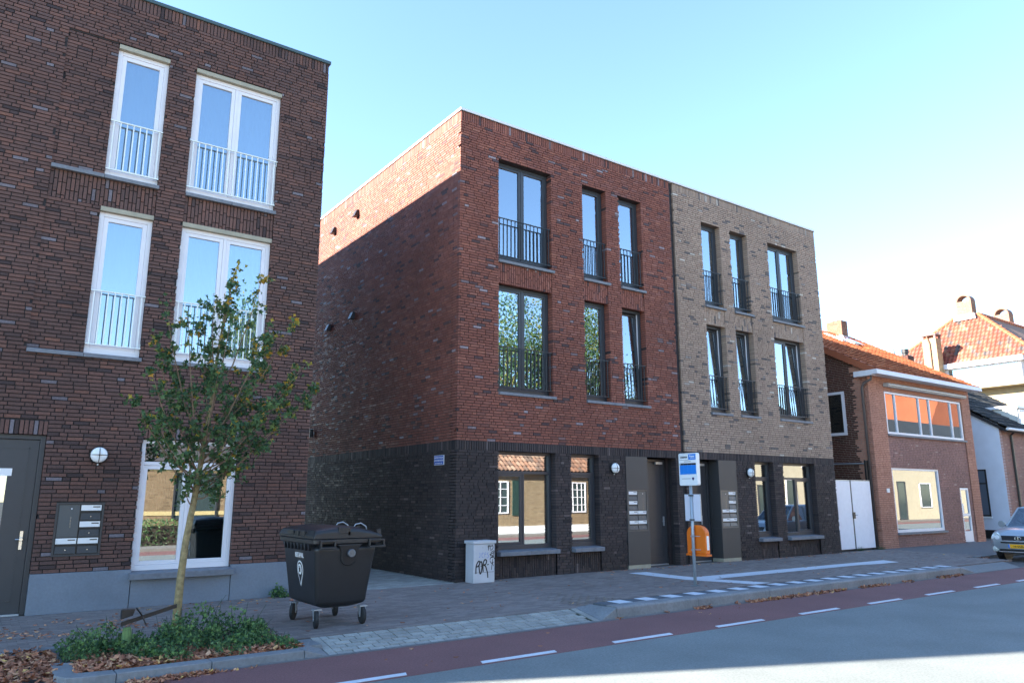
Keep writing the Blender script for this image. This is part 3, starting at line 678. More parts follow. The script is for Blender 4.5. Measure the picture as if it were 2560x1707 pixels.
# ------------------------------------------------------------------ house B (red) and house T (tan)
HB = thing('townhouse', 'red brick three storey house with dark window frames, nearest the alley', 'building', (11.8, YF, 0))
HT = thing('townhouse', 'tan brick three storey house joined to the red one', 'building', (19.0, YF, 0))
B0, B1, T0, T1, ZT = 8.34, 15.32, 15.48, 22.48, 10.56
b_open = [(9.41, 11.0, 7.14, 9.65), (12.03, 12.85, 7.14, 9.65), (13.32, 14.16, 7.14, 9.65), (9.42, 11.0, 4.04, 6.575), (12.03, 12.86, 4.04, 6.575), (13.32, 14.16, 4.04, 6.575),
          (9.42, 11.03, .585, 2.72), (11.51, 12.38, .585, 2.72), (13.26, 15.11, 0, 2.72)]
def mirror(r): s = B1+T0; return (s-r[1], s-r[0], *r[2:])
t_open = [mirror(r) for r in b_open]
for root, x0, x1, ops, mu, mortu in ((HB, B0, B1, b_open, m_bB, m_mortB), (HT, T0, T1, t_open, m_bT, m_mortT)):
    ups = [o for o in ops if o[2] > 3]; gfs = [o for o in ops if o[2] < 3]
    sp = [(o[0], o[1], 6.575, 7.06, .02) for o in ups if o[2] > 7]
    sl_ = [(o[0], o[1]+.0, o[2]-.08, o[2]) for o in ups]
    low = [(o[0]+.02, o[1]+.02, 0.0, .48, .05) for o in gfs if o[2] > .1]
    hz = ups+[p[:4] for p in sp]+sl_
    pcs = []
    if root is HB:   # corner: alternate stretchers and headers round the edge
        body = lay(x0+.0, x1, 2.9075, 10.345, hz)
    else: body = lay(x0, x1, 2.9075, 10.345, hz)
    pcs += face_y(body, YF)
    pcs += face_y(lay(x0, x1, 10.345, ZT, [], 'V'), YF)
    for p in sp: pcs += face_y(lay(*p[:4], [], 'V'), YF, .02)
    emit(pcs, root, mu, 'brick', 170, 'brickwork')
    g = []
    g += face_y(lay(x0, x1, 0.0, 2.7175, gfs+[p[:4] for p in low]+[(o[0], o[1], .48, .585) for o in gfs if o[2] > .1]), YF)
    g += face_y(lay(x0, x1, 2.7175, 2.9075, [], 'V'), YF)
    for p in low: g += face_y(lay(*p[:4], [], 'V'), YF, .05)
    emit(g, root, m_bG, 'brick', 130, 'brickwork')
    backing(x0, x1, 0, 2.9125, YF, gfs, panels=low+[(o[0], o[1], .48, .585, .03) for o in gfs if o[2] > .1]).build('wall', m_mortD, root)
    backing(x0, x1, 2.9125, ZT, YF, ups, panels=sp).build('wall', mortu, root)
    house_shell(root, x0, x1, YF, 25.7, ZT, mortu, m_anth, sides='LR')
    cp = MB(); cp.box(x0-.03 if root is HB else x0-.16, x1 if root is HB else x1+.03, YF-.035, YF+.3, ZT+.012, ZT+.075)
    if root is HB: cp.box(x0-.03, x0+.27, YF+.301, 25.7, ZT+.012, ZT+.075)
    else: cp.box(x1-.27, x1+.03, YF+.301, 25.7, ZT+.012, ZT+.075)
    cp.build('coping', m_coping, root, bevel=.006)
    cb = MB(); cb.box(x0, x1, YF-.012, YF+.2, ZT+.0005, ZT+.0115); cb.build('coping_joint', m_blk, root)
    # windows
    tilt = {}
    if root is HB: tilt = {5: (0,)}
    else: tilt = {5: (0,), 4: (0,), 3: (1,)}
    for i, o in enumerate(ops[:6]):
        dbl = i in (0, 3); cx = ((o[0]+o[1])/2,) if dbl else ()
        cur = []
        if root is HB and i in (0,): cur = [(o[0]+.1, o[1]-.1, m_curtW, .02, o[2]+.1, o[3]-.1)]
        elif root is HB and i in (1, 2): cur = [(o[0]+.1, o[1]-.1, m_curtW, .3, o[2]+.1, o[3]-.1)]
        elif root is HT and i in (1, 2): cur = [(o[0]+.1, o[0]+.45, m_curtG, .1, o[2]+.1, o[3]-.1)]
        elif i in (4, 5): cur = [(o[0]+.3, o[1]-.05, m_curtG, .2, o[2]+.1, o[3]-.1)]
        if i in tilt: cur = [(o[0]+.0, o[1]-.0, m_curtD, .22, o[2]+.02, o[3]+.1)]
        window(root, o[0]+.002, o[1]-.002, o[2], o[3]-.002, YF+.175, m_anth, cols=cx, fw=.065, sw=.055, bot=.11, curtain=cur, tilt=tilt.get(i, ()))
        ext = [(o[0]+.0, o[1]+.06)]
        if root is HB and i == 4: ext.append((o[1]+.065, o[1]+.46))
        for a, b in ext:
            MB().hexa([(a, YF-.05, o[2]-.075), (b, YF-.05, o[2]-.075), (b, YF+.18, o[2]-.075), (a, YF+.18, o[2]-.075), (a, YF-.05, o[2]-.01), (b, YF-.05, o[2]-.01), (b, YF+.18, o[2]-.002), (a, YF+.18, o[2]-.002)]).build('window_sill', m_stone, root, bevel=.005)
        railing(root, o[0]+.004, o[1]-.004, o[2]+.115, o[2]+1.055, m_railD, y=YF+.05, r=.0125, n=14 if dbl else 7)
    for i in (6, 7):
        o = ops[i]; dbl = i == 6
        window(root, o[0]+.002, o[1]-.002, .585, 2.718, YF+.175, m_anth, cols=((o[0]+o[1])/2,) if dbl else (), transom=2.26, fw=.07, sw=.055, bot=.10,
               sashes=((0,) if root is HB else (1,)) if dbl else 'all', curtain=[(o[0]+.1, o[1]-.05, m_curtG, .6, .7, 2.6)])
        n = 2 if dbl and root is HB else 1
        a0, a1 = o[0]-.03, o[1]+.0
        for k in range(n):
            a = a0+(a1-a0)*k/n; b = a0+(a1-a0)*(k+1)/n-(.004 if k+1 < n else 0)
            MB().hexa([(a, YF-.14, .475), (b, YF-.14, .475), (b, YF+.175, .475), (a, YF+.175, .475), (a, YF-.14, .565), (b, YF-.14, .565), (b, YF+.175, .588), (a, YF+.175, .588)]).build('window_sill', m_stone, root, bevel=.008)
    # entrance: panel with letter boxes beside the recessed door
    d = ops[8]
    if root is HB: px0, px1, dx0, dx1 = d[0]+.002, d[0]+.755, d[0]+.757, d[1]-.003
    else: px0, px1, dx0, dx1 = d[1]-.755, d[1]-.002, d[0]+.003, d[1]-.757
    mz0, mz1 = .885, 1.895
    pm = MB(); pm.box(px0, px1, YF-.02, YF+.35, .09, mz0); pm.box(px0, px1, YF-.02, YF+.35, mz1, 2.712); pm.box(px0, px0+.035, YF-.0198, YF+.35, mz0, mz1); pm.box(px1-.035, px1, YF-.0198, YF+.35, mz0, mz1)
    pm.box(px0+.035, px1-.035, YF+.06, YF+.35, mz0, mz1); pn = pm.build('entrance_panel', m_anth2, root, bevel=.003)
    MB().box(px0, px1, YF-.015, YF+.35, 0.0, .088).build('panel_footing', m_lintel, root)
    mailboxes(root, px0+.037, px1-.037, mz0+.002, mz1-.002, YF-.006, m_grey if root is HT else m_boxB, (4, {(1, 0), (1, 1)} if root is HB else {(0, 0), (0, 1)}), 1 if root is HB else 0)
    lf = front_door(root, dx0, dx1, 2.69, YF+.36, True, glass=(dx0+.10, dx0+.19, .6, 2.1) if root is HB else None)
    q = MB(); q.box(dx1-.45, dx1-.2, YF+.30, YF+.36, 2.56, 2.62); q.build('door_closer', m_steel, lf)
    q = MB(); hx = dx0+.75 if root is HT else dx1-.16
    q.box(hx-.018, hx+.018, YF+.362, YF+.389, .98, 1.22); q.tube([(hx, YF+.34, 1.1), (hx-.08, YF+.34, 1.1)], .009, 8); q.build('handle', m_steel, lf)
    rv = MB(); rv.box(d[0] if root is HB else d[1]-.004, d[0]+.004 if root is HB else d[1], YF+.36, YF+.5, 0, 2.7); 
wall_lamp(12.86, 2.41, YF, 'round white lamp on the near-black brick beside the red house letter boxes')
wall_lamp(18.115, 2.39, YF, 'round white lamp on the near-black brick under the tan house')
# joint strip between the two houses
mj = MB(); mj.box(B1+.01, T0-.01, YF+.05, YF+.3, 0, ZT); mj.build('wall', m_mortD, HB)
st = []
for k in range(int((ZT-2.92)/.0625)): st.append((15.40+.0, YF+.075, 2.95+k*.0625, .115, .06, .05, random.random()*.3))
emit(st, HB, m_bG, 'brick', 0, 'joint_brickwork')
# side walls that look to the right: the brown block and the tan house
emit(face_x(lay(YF+.105, 25.7, 0, 10.345, []), A1, 1)+face_x(lay(YF+.105, 25.7, 10.345, AT, [], 'V'), A1, 1), HA, m_bA, 'brick', 0, 'side_brickwork')
emit(face_x(lay(YF+.105, 25.7, 2.9075, 10.345, []), T1, 1), HT, m_bT, 'brick', 0, 'side_brickwork')
emit(face_x(lay(YF+.105, 25.7, 0, 2.9075, []), T1, 1), HT, m_bG, 'brick', 0, 'side_brickwork')
# alley side wall of the red house
pc = []
main = lay(YF+.105, 25.7, 2.9075, 10.345, [])
low = lay(YF+.105, 25.7, 0.0, 2.7175, [])
emit(face_x(main, B0)+face_x(lay(YF+.105, 25.7, 10.345, ZT, [], 'V'), B0), HB, m_bB, 'brick', 0, 'side_brickwork')
emit(face_x(low, B0)+face_x(lay(YF+.105, 25.7, 2.7175, 2.9075, [], 'V'), B0), HB, m_bG, 'brick', 0, 'side_brickwork')
for (yv, zv) in ((21.09, 9.82), (19.40, 9.84), (21.12, 6.74), (19.38, 6.76)):
    h = MB()
    h.hexa([(B0-.15, yv-.09, zv-.10), (B0-.01, yv-.09, zv-.10), (B0-.01, yv+.09, zv-.10), (B0-.15, yv+.09, zv-.10), (B0-.07, yv-.09, zv+.10), (B0-.01, yv-.09, zv+.10), (B0-.01, yv+.09, zv+.10), (B0-.07, yv+.09, zv+.10)])
    v = h.build('vent_hood', m_blk if zv > 8 else m_anth, HB, bevel=.004)
    for k in range(4): MB().box(B0-.155+.001*k, B0-.02, yv-.085, yv+.085, zv-.118-.0, zv-.113).v
for (x, y, z) in ((B0-.07, 22.0, 3.62),):
    t = thing('wall_lamp', 'small dark cylinder light on the alley wall, seen past the brown block', 'lamp', (x, y, z))
    MB().tube([(B0-.075, 22.0, 3.50), (B0-.075, 22.0, 3.74)], .055, 16).build('lamp_body', m_blk, t); MB().box(B0-.03, B0, 21.97, 22.03, 3.58, 3.66).build('bracket', m_steel, t)
    MB().tube([(B0-.075, 22.0, 3.74), (B0-.075, 22.0, 3.752)], .057, 16).build('lamp_cap', m_card, t)
# prohibition sign on the alley wall
SG = thing('notice_sign', 'small blue and white notice plate on the alley wall of the red house', 'sign', (B0-.01, 14.38, 2.51))
m_blue = mat('enamel_blue', (.025, .10, .42), .3)
MB().box(B0-.022, B0-.004, 14.18, 14.59, 2.405, 2.615).build('plate', m_card, SG)
MB().box(B0-.0235, B0-.0215, 14.188, 14.582, 2.413, 2.607).build('blue_field', m_blue, SG)
for s_, z, sz in (('VERBODEN TOEGANG', 2.548, .047), ('VOOR ONBEVOEGDEN', 2.487, .047), ('ART. 461 WETB. v. STR.', 2.430, .036)):
    text_mesh('lettering', s_, sz, m_card, SG, (B0-.0245, 14.385, z), (0, -1, 0), (0, 0, 1), align='CENTER', squash=.80)
# ------------------------------------------------------------------ roof tiles
def tile_mesh(tw, tl, m, tone, kind='pan', n=6, name='roof_tile'):
    """local x along the eave, y up the slope, z out of the roof"""
    V = []; F_ = []
    def prof(t):
        if kind == 'pan': return .034*math.cos(2*math.pi*t)+(.012 if t < .12 else 0)
        if kind == 's': return .045*math.cos(2*math.pi*(t-.12))
        return .008*math.cos(2*math.pi*t)
    for j, (yy, lift) in enumerate(((0, .045), (tl*1.08, .004))):
        for i in range(n+1):
            t = i/n; V.append((-tw/2*1.02+tw*1.02*t, yy, prof(t)+lift))
    for i in range(n+1):
        t = i/n; V.append((-tw/2*1.02+tw*1.02*t, 0, prof(t)+.008))
    for i in range(n): F_ += [(i, i+1, n+2+i, n+1+i), (2*(n+1)+i, 2*(n+1)+i+1, i+1, i)]
    return np.array(V), np.array(F_)
def tiled(parent, P0, U, Vd, nu, nv, tw, tl, m, kind, keep=None, nparts=300, tones=None, minpx=8):
    U = np.array(Vector(U).normalized()); Vd = np.array(Vector(Vd).normalized()); N = np.cross(U, Vd); P0 = np.array(P0, float)
    if N[2] < 0: N = -N
    off = np.array(wloc(parent)); cells = []
    for j in range(nv):
        for i in range(nu):
            if keep and not keep((i+.5)/nu, (j+.5)/nv): continue
            cells.append((P0+U*tw*(i+.5)+Vd*tl*j+N*random.uniform(0, .004), (tones or random.random)()))
    C_ = np.array([c[0] for c in cells]); u, v, z = project(C_); ins = (u > 0) & (u < 2560) & (v > 0) & (v < 1707)
    d = np.where(ins, z, 1e9); order = np.argsort(d); near = [i for i in order[:nparts] if ins[i] and FPX*max(tw, tl)/z[i] > minpx]
    sel = np.zeros(len(C_), bool); sel[near] = True
    V0, F0 = tile_mesh(tw, tl, m, 0, kind)
    R = np.stack([U, Vd, N], 1)
    for i in near:
        tq = round(cells[i][1]*20)/20; key = ('tile', m.name, tw, tl, tq, round(float(N[0]), 3), round(float(N[1]), 3))
        if key not in _cache: _cache[key] = fast_mesh('roof_tile', V0@R.T, F0, m, np.full(len(V0), tq), smooth=True)
        o = link('roof_tile', _cache[key], parent); o.location = tuple(C_[i]-off)
    rest = [i for i in range(len(C_)) if not sel[i]]
    if rest:
        W = (V0@R.T)[None]+C_[rest][:, None]-off; T = np.repeat([cells[i][1] for i in rest], len(V0))
        Fq = (np.arange(len(rest))[:, None, None]*len(V0)+F0[None]).reshape(-1, 4)
        link('roof_tiling', fast_mesh('roof_tiling', W.reshape(-1, 3), Fq, m, T, smooth=True), parent, 'stuff')

# ------------------------------------------------------------------ house C: old brick house with orange tiled roof
HC = thing('old_house', 'old orange brick house with orange tiled roof and a wide shop window', 'building', (29, 13.8, 0))
YC, C0, C1 = 13.80, 25.20, 32.80
c_win = (26.27, 32.05, 3.90, 5.42); c_shop = (26.25, 29.65, .50, 2.73); c_door = (31.16, 31.88, 0, 2.06)
P1, P2 = 26.2, 32.12
inf = lay(P1+.005, P2-.005, 0, 3.90, [c_shop, c_door], header=.45)
emit(face_y([(a, b, c, d, t) for a, b, c, d, t in inf], YC+.03), HC, m_bC2, 'brick', 60, 'brickwork')
org = lay(C0, P1, 0, 5.95, [])+lay(P2, C1, 0, 5.95, [])+lay(P1, P2, 5.43, 5.95, [])
emit(face_y(org, YC), HC, m_bC, 'brick', 60, 'brickwork')
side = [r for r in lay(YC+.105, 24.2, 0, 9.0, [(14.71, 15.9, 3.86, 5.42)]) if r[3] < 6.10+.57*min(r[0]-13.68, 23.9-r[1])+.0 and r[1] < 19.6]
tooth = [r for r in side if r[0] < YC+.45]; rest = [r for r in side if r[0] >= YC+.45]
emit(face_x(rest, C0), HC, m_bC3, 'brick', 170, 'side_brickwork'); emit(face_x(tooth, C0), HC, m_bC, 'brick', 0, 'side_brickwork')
backing(C0, C1, 0, 5.95, YC, [c_win, c_shop, c_door], panels=[(P1, P2, 0, 3.90, .03)]).build('wall', m_mortO, HC)
for x in (C0+.013, C1-.28):   # gable leafs
    wl = MB(); wl.prism([(x, YC+.29, 0), (x, 23.9, 0), (x, 23.9, 6.0), (x, 18.8, 8.95), (x, YC+.29, 6.2)], (.26, 0, 0)); wl.build('wall', m_mortL, HC)
MB().box(C0+.28, C1-.28, 23.6, 23.9, 0, 6).build('wall', m_mortL, HC)
MB().box(C0+.28, C1-.281, YC+.29, 23.6, 3.1, 3.3).build('floor_slab', m_inner, HC)
MB().box(C0+.28, C1-.281, YC+2.6, YC+2.7, 0, 6).build('inner_wall', mat('cream_room', (.5, .46, .34), .9), HC)
SL = Vector((0, 1, .57)).normalized()
rf = MB(); rf.prism([(C0-.12, 13.42, 5.99), (C0-.12, 18.8, 9.02), (C0-.12, 24.1, 6.0), (C0-.12, 24.1, 5.9), (C0-.12, 18.8, 8.88), (C0-.12, 13.42, 5.88)], (C1-C0+.24, 0, 0)); rf.build('roof', m_mortO, HC)
skyl = lambda a, b: not (.665 < a < .75 and .62 < b < .80)
tiled(HC, (C0-.14, 13.40, 6.02), (1, 0, 0), SL, 28, 19, .281, .322, m_tileO, 'pan', keep=skyl)
tiled(HC, (C1+.14, 24.1, 6.03), (-1, 0, 0), Vector((0, -1, .57)), 28, 19, .281, .322, m_tileO, 'pan', nparts=0)
rd = MB()
for k in range(22): rd.tube([(C0-.1+k*.365, 18.8, 9.06), (C0-.1+(k+1.06)*.365, 18.8, 9.06)], [.105, .09], 10)
rd.build('ridge_tiles', m_tileO, HC)
for k in range(14):   # verge tiles
    a = Vector((C0-.17, 13.38, 6.01))+SL*.40*k; b = a+SL*.415; n_ = Vector((0, -.495, .869))
    if a.y > 18.7: break
    MB().hexa([a+n_*-.16, a+n_*-.16+Vector((.04, 0, 0)), b+n_*-.175+Vector((.04, 0, 0)), b+n_*-.175, a+n_*.075, a+n_*.075+Vector((.2, 0, 0)), b+n_*.05+Vector((.2, 0, 0)), b+n_*.05]).build('verge_tile', m_tileO, HC, bevel=.01)
# skylight
c = Vector((C0-.14+.281*19.8, 13.40, 6.02))+SL*.322*13.6; n_ = Vector((0, -.495, .869))
for dx, w_ in ((-.95, .52), (0, .75)):
    a = c+Vector((dx, 0, 0))
    sk = MB().hexa([a, a+Vector((w_, 0, 0)), a+Vector((w_, 0, 0))+SL*.95, a+SL*.95, a+n_*.10, a+Vector((w_, 0, 0))+n_*.10, a+Vector((w_, 0, 0))+SL*.95+n_*.10, a+SL*.95+n_*.10]).build('skylight', m_coping, HC)
    g0 = a+Vector((.07, 0, 0))+SL*.07+n_*.104; MB().hexa([g0, g0+Vector((w_-.14, 0, 0)), g0+Vector((w_-.14, 0, 0))+SL*.8, g0+SL*.8]+[p+n_*.004 for p in (g0, g0+Vector((w_-.14, 0, 0)), g0+Vector((w_-.14, 0, 0))+SL*.8, g0+SL*.8)]).build('glass_pane', m_glass, sk)
# gutter fascia, drain pipe
m_gut = mat('white_fascia', (.66, .65, .67), .45, noise=.04)
gt = MB(); gt.prism([(C0-.26, 13.28, 5.87), (C0-.26, 13.30, 6.03), (C0-.26, 13.50, 6.03), (C0-.26, 13.50, 5.87)], (C1-C0+.34, 0, 0)); gt.box(C0-.26, C0-.004, 13.501, 14.15, 5.841, 6.029); gt.box(C0, C1, 13.501, 13.79, 5.90, 5.96)
gt.build('gutter', m_gut, HC, bevel=.005)
MB().tube([(C0-.1, 13.60, 5.84), (C0-.1, 13.62, 5.72), (C0-.13, 13.88, 5.60), (C0-.13, 13.95, 5.45), (C0-.13, 13.95, .05)], .045, 10).build('drain_pipe', mat('brown_pipe', (.10, .075, .065), .5), HC, smooth=True)
MB().box(C0-.30, C0-.03, 13.99, 14.05, 0, 2.95).build('gate_post', m_blk, HC)
aw = MB(); aw.prism([(26.2, 13.60, 5.56), (26.2, 13.58, 5.66), (26.2, 13.64, 5.70), (26.2, 13.79, 5.70), (26.2, 13.79, 5.56)], (5.95, 0, 0)); aw.build('awning_box', mat('awning_grey', (.42, .42, .41), .4), HC, bevel=.008)
MB().box(26.22, 32.13, 13.585, 13.60, 5.585, 5.61).build('awning_slot', m_blk, HC)
window(HC, c_win[0], c_win[1], c_win[2], c_win[3], YC+.03, m_white, cols=(27.0, 28.72, 29.52, 31.22), fw=.07, sw=.0, bot=.08, sashes=(), curtain=None)
MB().box(26.2, 32.12, YC-.06, YC+.10, 3.83, 3.896).build('window_sill', m_stone, HC)
window(HC, c_shop[0], c_shop[1], c_shop[2], c_shop[3], YC+.05, m_white, fw=.085, sw=0, bot=.09, sashes=())
MB().box(26.2, 29.7, YC-.05, YC+.12, .43, .497).build('window_sill', m_stone, HC)
MB().box(26.90, 27.14, YC+.115, YC+.118, 1.62, 1.84).build('window_notice', m_card, HC)
dr = MB(); dr.box(31.17, 31.24, YC+.04, YC+.12, 0.03, 2.05); dr.box(31.80, 31.87, YC+.04, YC+.12, 0.03, 2.05); dr.box(31.24, 31.80, YC+.0405, YC+.12, 1.97, 2.05); dr.box(31.24, 31.80, YC+.0405, YC+.12, .03, .42); dr.box(31.24, 31.80, YC+.0405, YC+.12, .98, 1.08)
dq = dr.build('door', m_white, HC, bevel=.004); MB().box(31.24, 31.80, YC+.08, YC+.085, .42, .98).build('glass_pane', m_glass, dq); MB().box(31.24, 31.80, YC+.08, YC+.085, 1.08, 1.97).build('glass_pane', m_glass, dq)
MB().box(31.32, 31.42, YC+.076, YC+.079, 1.10, 1.45).build('door_notice', m_card, dq); MB().box(31.17, 31.87, YC-.02, YC+.1, .0, .029).build('threshold', m_stone, HC)
MB().box(25.74, 25.90, YC-.025, YC, 1.86, 2.0).build('house_plate', m_card, HC)
# side window, cable pole on the side wall
sw_ = MB(); X = C0-.05
for a, b, c_, d in ((14.71, 14.80, 3.86, 5.42), (15.8, 15.9, 3.86, 5.42), (14.80, 15.8, 5.33, 5.42), (14.80, 15.8, 3.86, 3.96)): sw_.box(X-.01, X+.10, a, b, c_, d)
so_ = sw_.build('window', m_white, HC); MB().box(X+.02, X+.024, 14.8, 15.8, 3.96, 5.33).build('glass_pane', m_glassC, so_); MB().box(X+.045, X+.05, 14.8, 15.8, 3.96, 5.33).build('curtain', mat('dark_room_sheet', (.012, .012, .013), .8), so_)  # black sheet stands in for the dark unlit room; no curtain hangs here
MB().tube([(C0-.05, 14.0, 2.84), (C0-.05, 17.0, 2.90)], .022, 8).build('conduit', m_steel, HC)
# chimney
def chimney(root, x0, x1, y0, y1, z0, z1, m_, mm, pots=2, name='chimney'):
    ch = MB().box(x0+.012, x1-.012, y0+.012, y1-.012, z0, z1-.02).build(name, mm, root)
    pcs = face_y(lay(x0, x1, z0, z1, []), y0)+face_x(lay(y0+.105, y1, z0, z1, []), x0)
    emit(pcs, ch, m_, 'brick', 0, 'chimney_brickwork')
    for k in range(pots):
        yy = y0+(y1-y0)*(k+1)/(pots+1)
        MB().tube([((x0+x1)/2, yy, z1-.03), ((x0+x1)/2, yy, z1+.06)], .09, 12).build('chimney_pot', m_blk, ch)
    return ch
m_lead = mat('pale_lead_flashing', (.28, .29, .29), .6)
chimney(HC, 31.75, 32.25, 18.35, 19.10, 8.3, 9.68, m_bCh, m_mortO)
MB().hexa([(31.70, 18.25, 8.6), (32.30, 18.25, 8.6), (32.30, 19.15, 9.08), (31.70, 19.15, 9.08), (31.72, 18.30, 8.95), (32.28, 18.30, 8.95), (32.28, 19.12, 9.20), (31.72, 19.12, 9.20)]).build('chimney_flashing', m_lead, HC)

# white yard gates between the tan house and the old house
GATE = thing('yard_gate', 'pair of white boarded yard gates between the tan house and the old brick house', 'gate', (23.7, 13.95, 0))
m_gate = mat('white_gate_board', (.80, .80, .84), .45, noise=.03)
for a, b in ((22.56, 23.70), (23.78, 24.93)):
    g = MB().box(a, b, 13.93, 13.97, .06, 2.22).build('gate_leaf', m_gate, GATE, bevel=.004)
    MB().box(a, b, 13.931, 13.969, 2.221, 2.26).build('gate_rail', m_steel, g)
    MB().box(a, b, 13.972, 14.0, .03, 2.2).build('gate_frame', m_blk, GATE)
MB().box(23.705, 23.775, 13.94, 13.99, 0.03, 2.28).build('gate_post', m_blk, GATE)
q = MB(); q.box(23.69, 23.83, 13.90, 13.925, 1.02, 1.22); q.build('lock_case', m_blk, GATE); MB().tube([(23.80, 13.90, 1.13), (23.80, 13.86, 1.13), (23.88, 13.86, 1.13)], .012, 8).build('handle', m_chrome, GATE)

# ------------------------------------------------------------------ house D: white gable, dark roof
HD = thing('old_house', 'low old house with white painted gable wall and dark tiled roof, behind the silver car', 'building', (38, 13.8, 0))
D0, D1 = 35.24, 42.5
m_wgab = mat('white_gable_paint', (.62, .66, .74), .8, noise=.04, nscale=3)
MB().prism([(D0, 13.8, 0), (D0, 21.4, 0), (D0, 21.4, 4.7), (D0, 17.6, 7.1), (D0, 13.8, 4.7)], (.25, 0, 0)).build('wall', m_wgab, HD)
dfw = (39.6, 41.4, 3.4, 5.2)
emit(face_y(lay(D0+.02, D1, 0, 4.6, [(38.4, 39.4, 0, 2.1), (40, 41.8, .8, 2.6)]), 13.79), HD, m_bC2, 'brick', 100, 'brickwork')
MB().box(D0+.255, D1, 13.805, 14.1, 0, 4.6).build('wall', m_mortL, HD)
window(HD, 40.0, 41.8, .8, 2.6, 13.76, m_white, fw=.08, sw=0, bot=.08, sashes=())
MB().box(D1-.25, D1, 14.101, 21.4, 0, 4.6).build('wall', m_mortL, HD); MB().box(D0+.255, D1-.25, 21.1, 21.4, 0, 4.6).build('wall', m_mortL, HD)
SD = Vector((0, 1, .645)).normalized()
MB().prism([(D0-.1, 13.5, 4.50), (D0-.1, 17.6, 7.14), (D0-.1, 21.7, 4.5), (D0-.1, 21.7, 4.4), (D0-.1, 17.6, 7.02), (D0-.1, 13.5, 4.38)], (D1-D0+.1, 0, 0)).build('roof', m_mortD, HD)
tiled(HD, (D0-.13, 13.46, 4.53), (1, 0, 0), SD, 22, 14, .34, .36, m_tileD, 'pan', nparts=120)
tiled(HD, (D1, 21.7, 4.53), (-1, 0, 0), Vector((0, -1, .645)), 22, 14, .34, .36, m_tileD, 'pan', nparts=0)
MB().tube([(D0-.1, 13.42, 4.50), (D0+4, 13.42, 4.50)], .06, 10).build('gutter', m_coping, HD)
MB().tube([(D0+.95, 13.5, 4.5), (D0+1.0, 13.74, 4.3), (D0+1.0, 13.74, .1)], .045, 8).build('drain_pipe', m_blk, HD)
dm = MB().box(37.9, 41.2, 14.0, 16.2, 4.3, 5.62).build('dormer', mat('cream_cladding', (.55, .55, .48), .6), HD)
MB().box(37.82, 41.28, 13.92, 16.6, 5.62, 5.74).build('dormer_roof', m_coping, dm)
for a, b in ((38.0, 39.5), (39.6, 41.1)):
    window(HD, a, b, 4.62, 5.55, 13.93, m_white, fw=.06, sw=0, bot=.06, sashes=())
w_ = MB(); 
for a, b, c_, d in ((14.50, 14.56, .9, 2.86), (15.06, 15.12, .9, 2.86), (14.56, 15.06, 2.8, 2.86), (14.56, 15.06, .9, .97), (14.56, 15.06, 2.24, 2.30)): w_.box(D0-.02, D0+.04, a, b, c_, d)
wo_ = w_.build('window', m_blk, HD); MB().box(D0-.008, D0-.002, 14.56, 15.06, .97, 2.8).build('glass_pane', mat('net_curtain_glass', (.10, .13, .17), .15), wo_)
MB().box(D0-.06, D0, 14.47, 15.14, .83, .895).build('window_sill', m_card, HD)
MB().box(D0-.02, D0-.001, 13.8, 17, 0, .35).build('plinth', m_blk, HD)
cd = chimney(HD, 36.3, 36.9, 17.75, 18.5, 6.7, 8.45, m_bC3, m_mortD, pots=0)
MB().lathe((36.6, 18.0, 8.43), (0, 0, 1), [(.13, 0), (.13, .16), (.17, .17), (.17, .36), (.15, .36)], 16).build('chimney_cowl', m_blk, cd)
MB().lathe((36.5, 18.55, 8.0), (0, 0, 1), [(.10, 0), (.10, .62), (.13, .64), (.06, .85), (.05, .9)], 12).build('vent_pipe', m_steel, HD)

# ------------------------------------------------------------------ house E: big house with red hipped roof
HE = thing('villa', 'large house with red hipped tile roof, arched chimneys and a white bay, furthest right', 'building', (50, 19, 0))
EX = 45.0; ez = 9.12
m_ybr = mat('pale_yellow_brick', (.34, .27, .165), .8, noise=.10, nscale=6)
MB().box(EX+.6, 62, 15.6, 23.4, 0, 9.0).build('wall', m_ybr, HE)
q = [(EX, 15.25, ez), (EX, 24.0, ez), (47.1, 19.95, 12.20), (47.1, 18.70, 12.20)]
rfE = MB(); rfE.poly(q); rfE.poly([(EX, 15.25, ez), (47.1, 18.70, 12.20), (60, 18.70, 12.20), (62.5, 15.25, ez)]); rfE.poly([(EX, 24, ez), (62.5, 24, ez), (60, 19.95, 12.2), (47.1, 19.95, 12.2)])
rfE.poly([(47.1, 18.7, 12.2), (47.1, 19.95, 12.2), (60, 19.95, 12.2), (60, 18.7, 12.2)]); rfE.poly([(62.5, 15.25, ez), (60, 18.7, 12.2), (60, 19.95, 12.2), (62.5, 24, ez)]); rfE.poly([(EX, 15.25, ez-.02), (62.5, 15.25, ez-.02), (62.5, 24, ez-.02), (EX, 24, ez-.02)])
rfE.build('roof', m_mortO, HE)
Wd = 24.0-15.25; sl_ = math.hypot(2.1, 3.08)
def keepE(a, b):  # trapezoid; a runs from y=24 to 15.25
    yl = 24.0-b*(24.0-19.95); yr = 15.25+b*(18.70-15.25); yy = 24.0-a*Wd; return yr-.05 < yy < yl+.05
def toneE(): return random.random()
tiled(HE, (EX-.03, 24.0, ez+.02), (0, -1, 0), (2.1, 0, 3.08), 39, 12, Wd/39, sl_/12, m_tileE, 's', keep=keepE)
for p, q2 in (((EX, 15.25, ez), (47.1, 18.70, 12.22)), ((EX, 24.0, ez), (47.1, 19.95, 12.22)), ((47.1, 18.7, 12.22), (60, 18.7, 12.22))):
    p = Vector(p); q2 = Vector(q2); n = int((q2-p).length/.33); mb = MB()
    for k in range(n): mb.tube([p.lerp(q2, k/n), p.lerp(q2, (k+1.05)/n)], [.13, .11], 8)
    mb.build('ridge_tiles', m_tileO, HE)
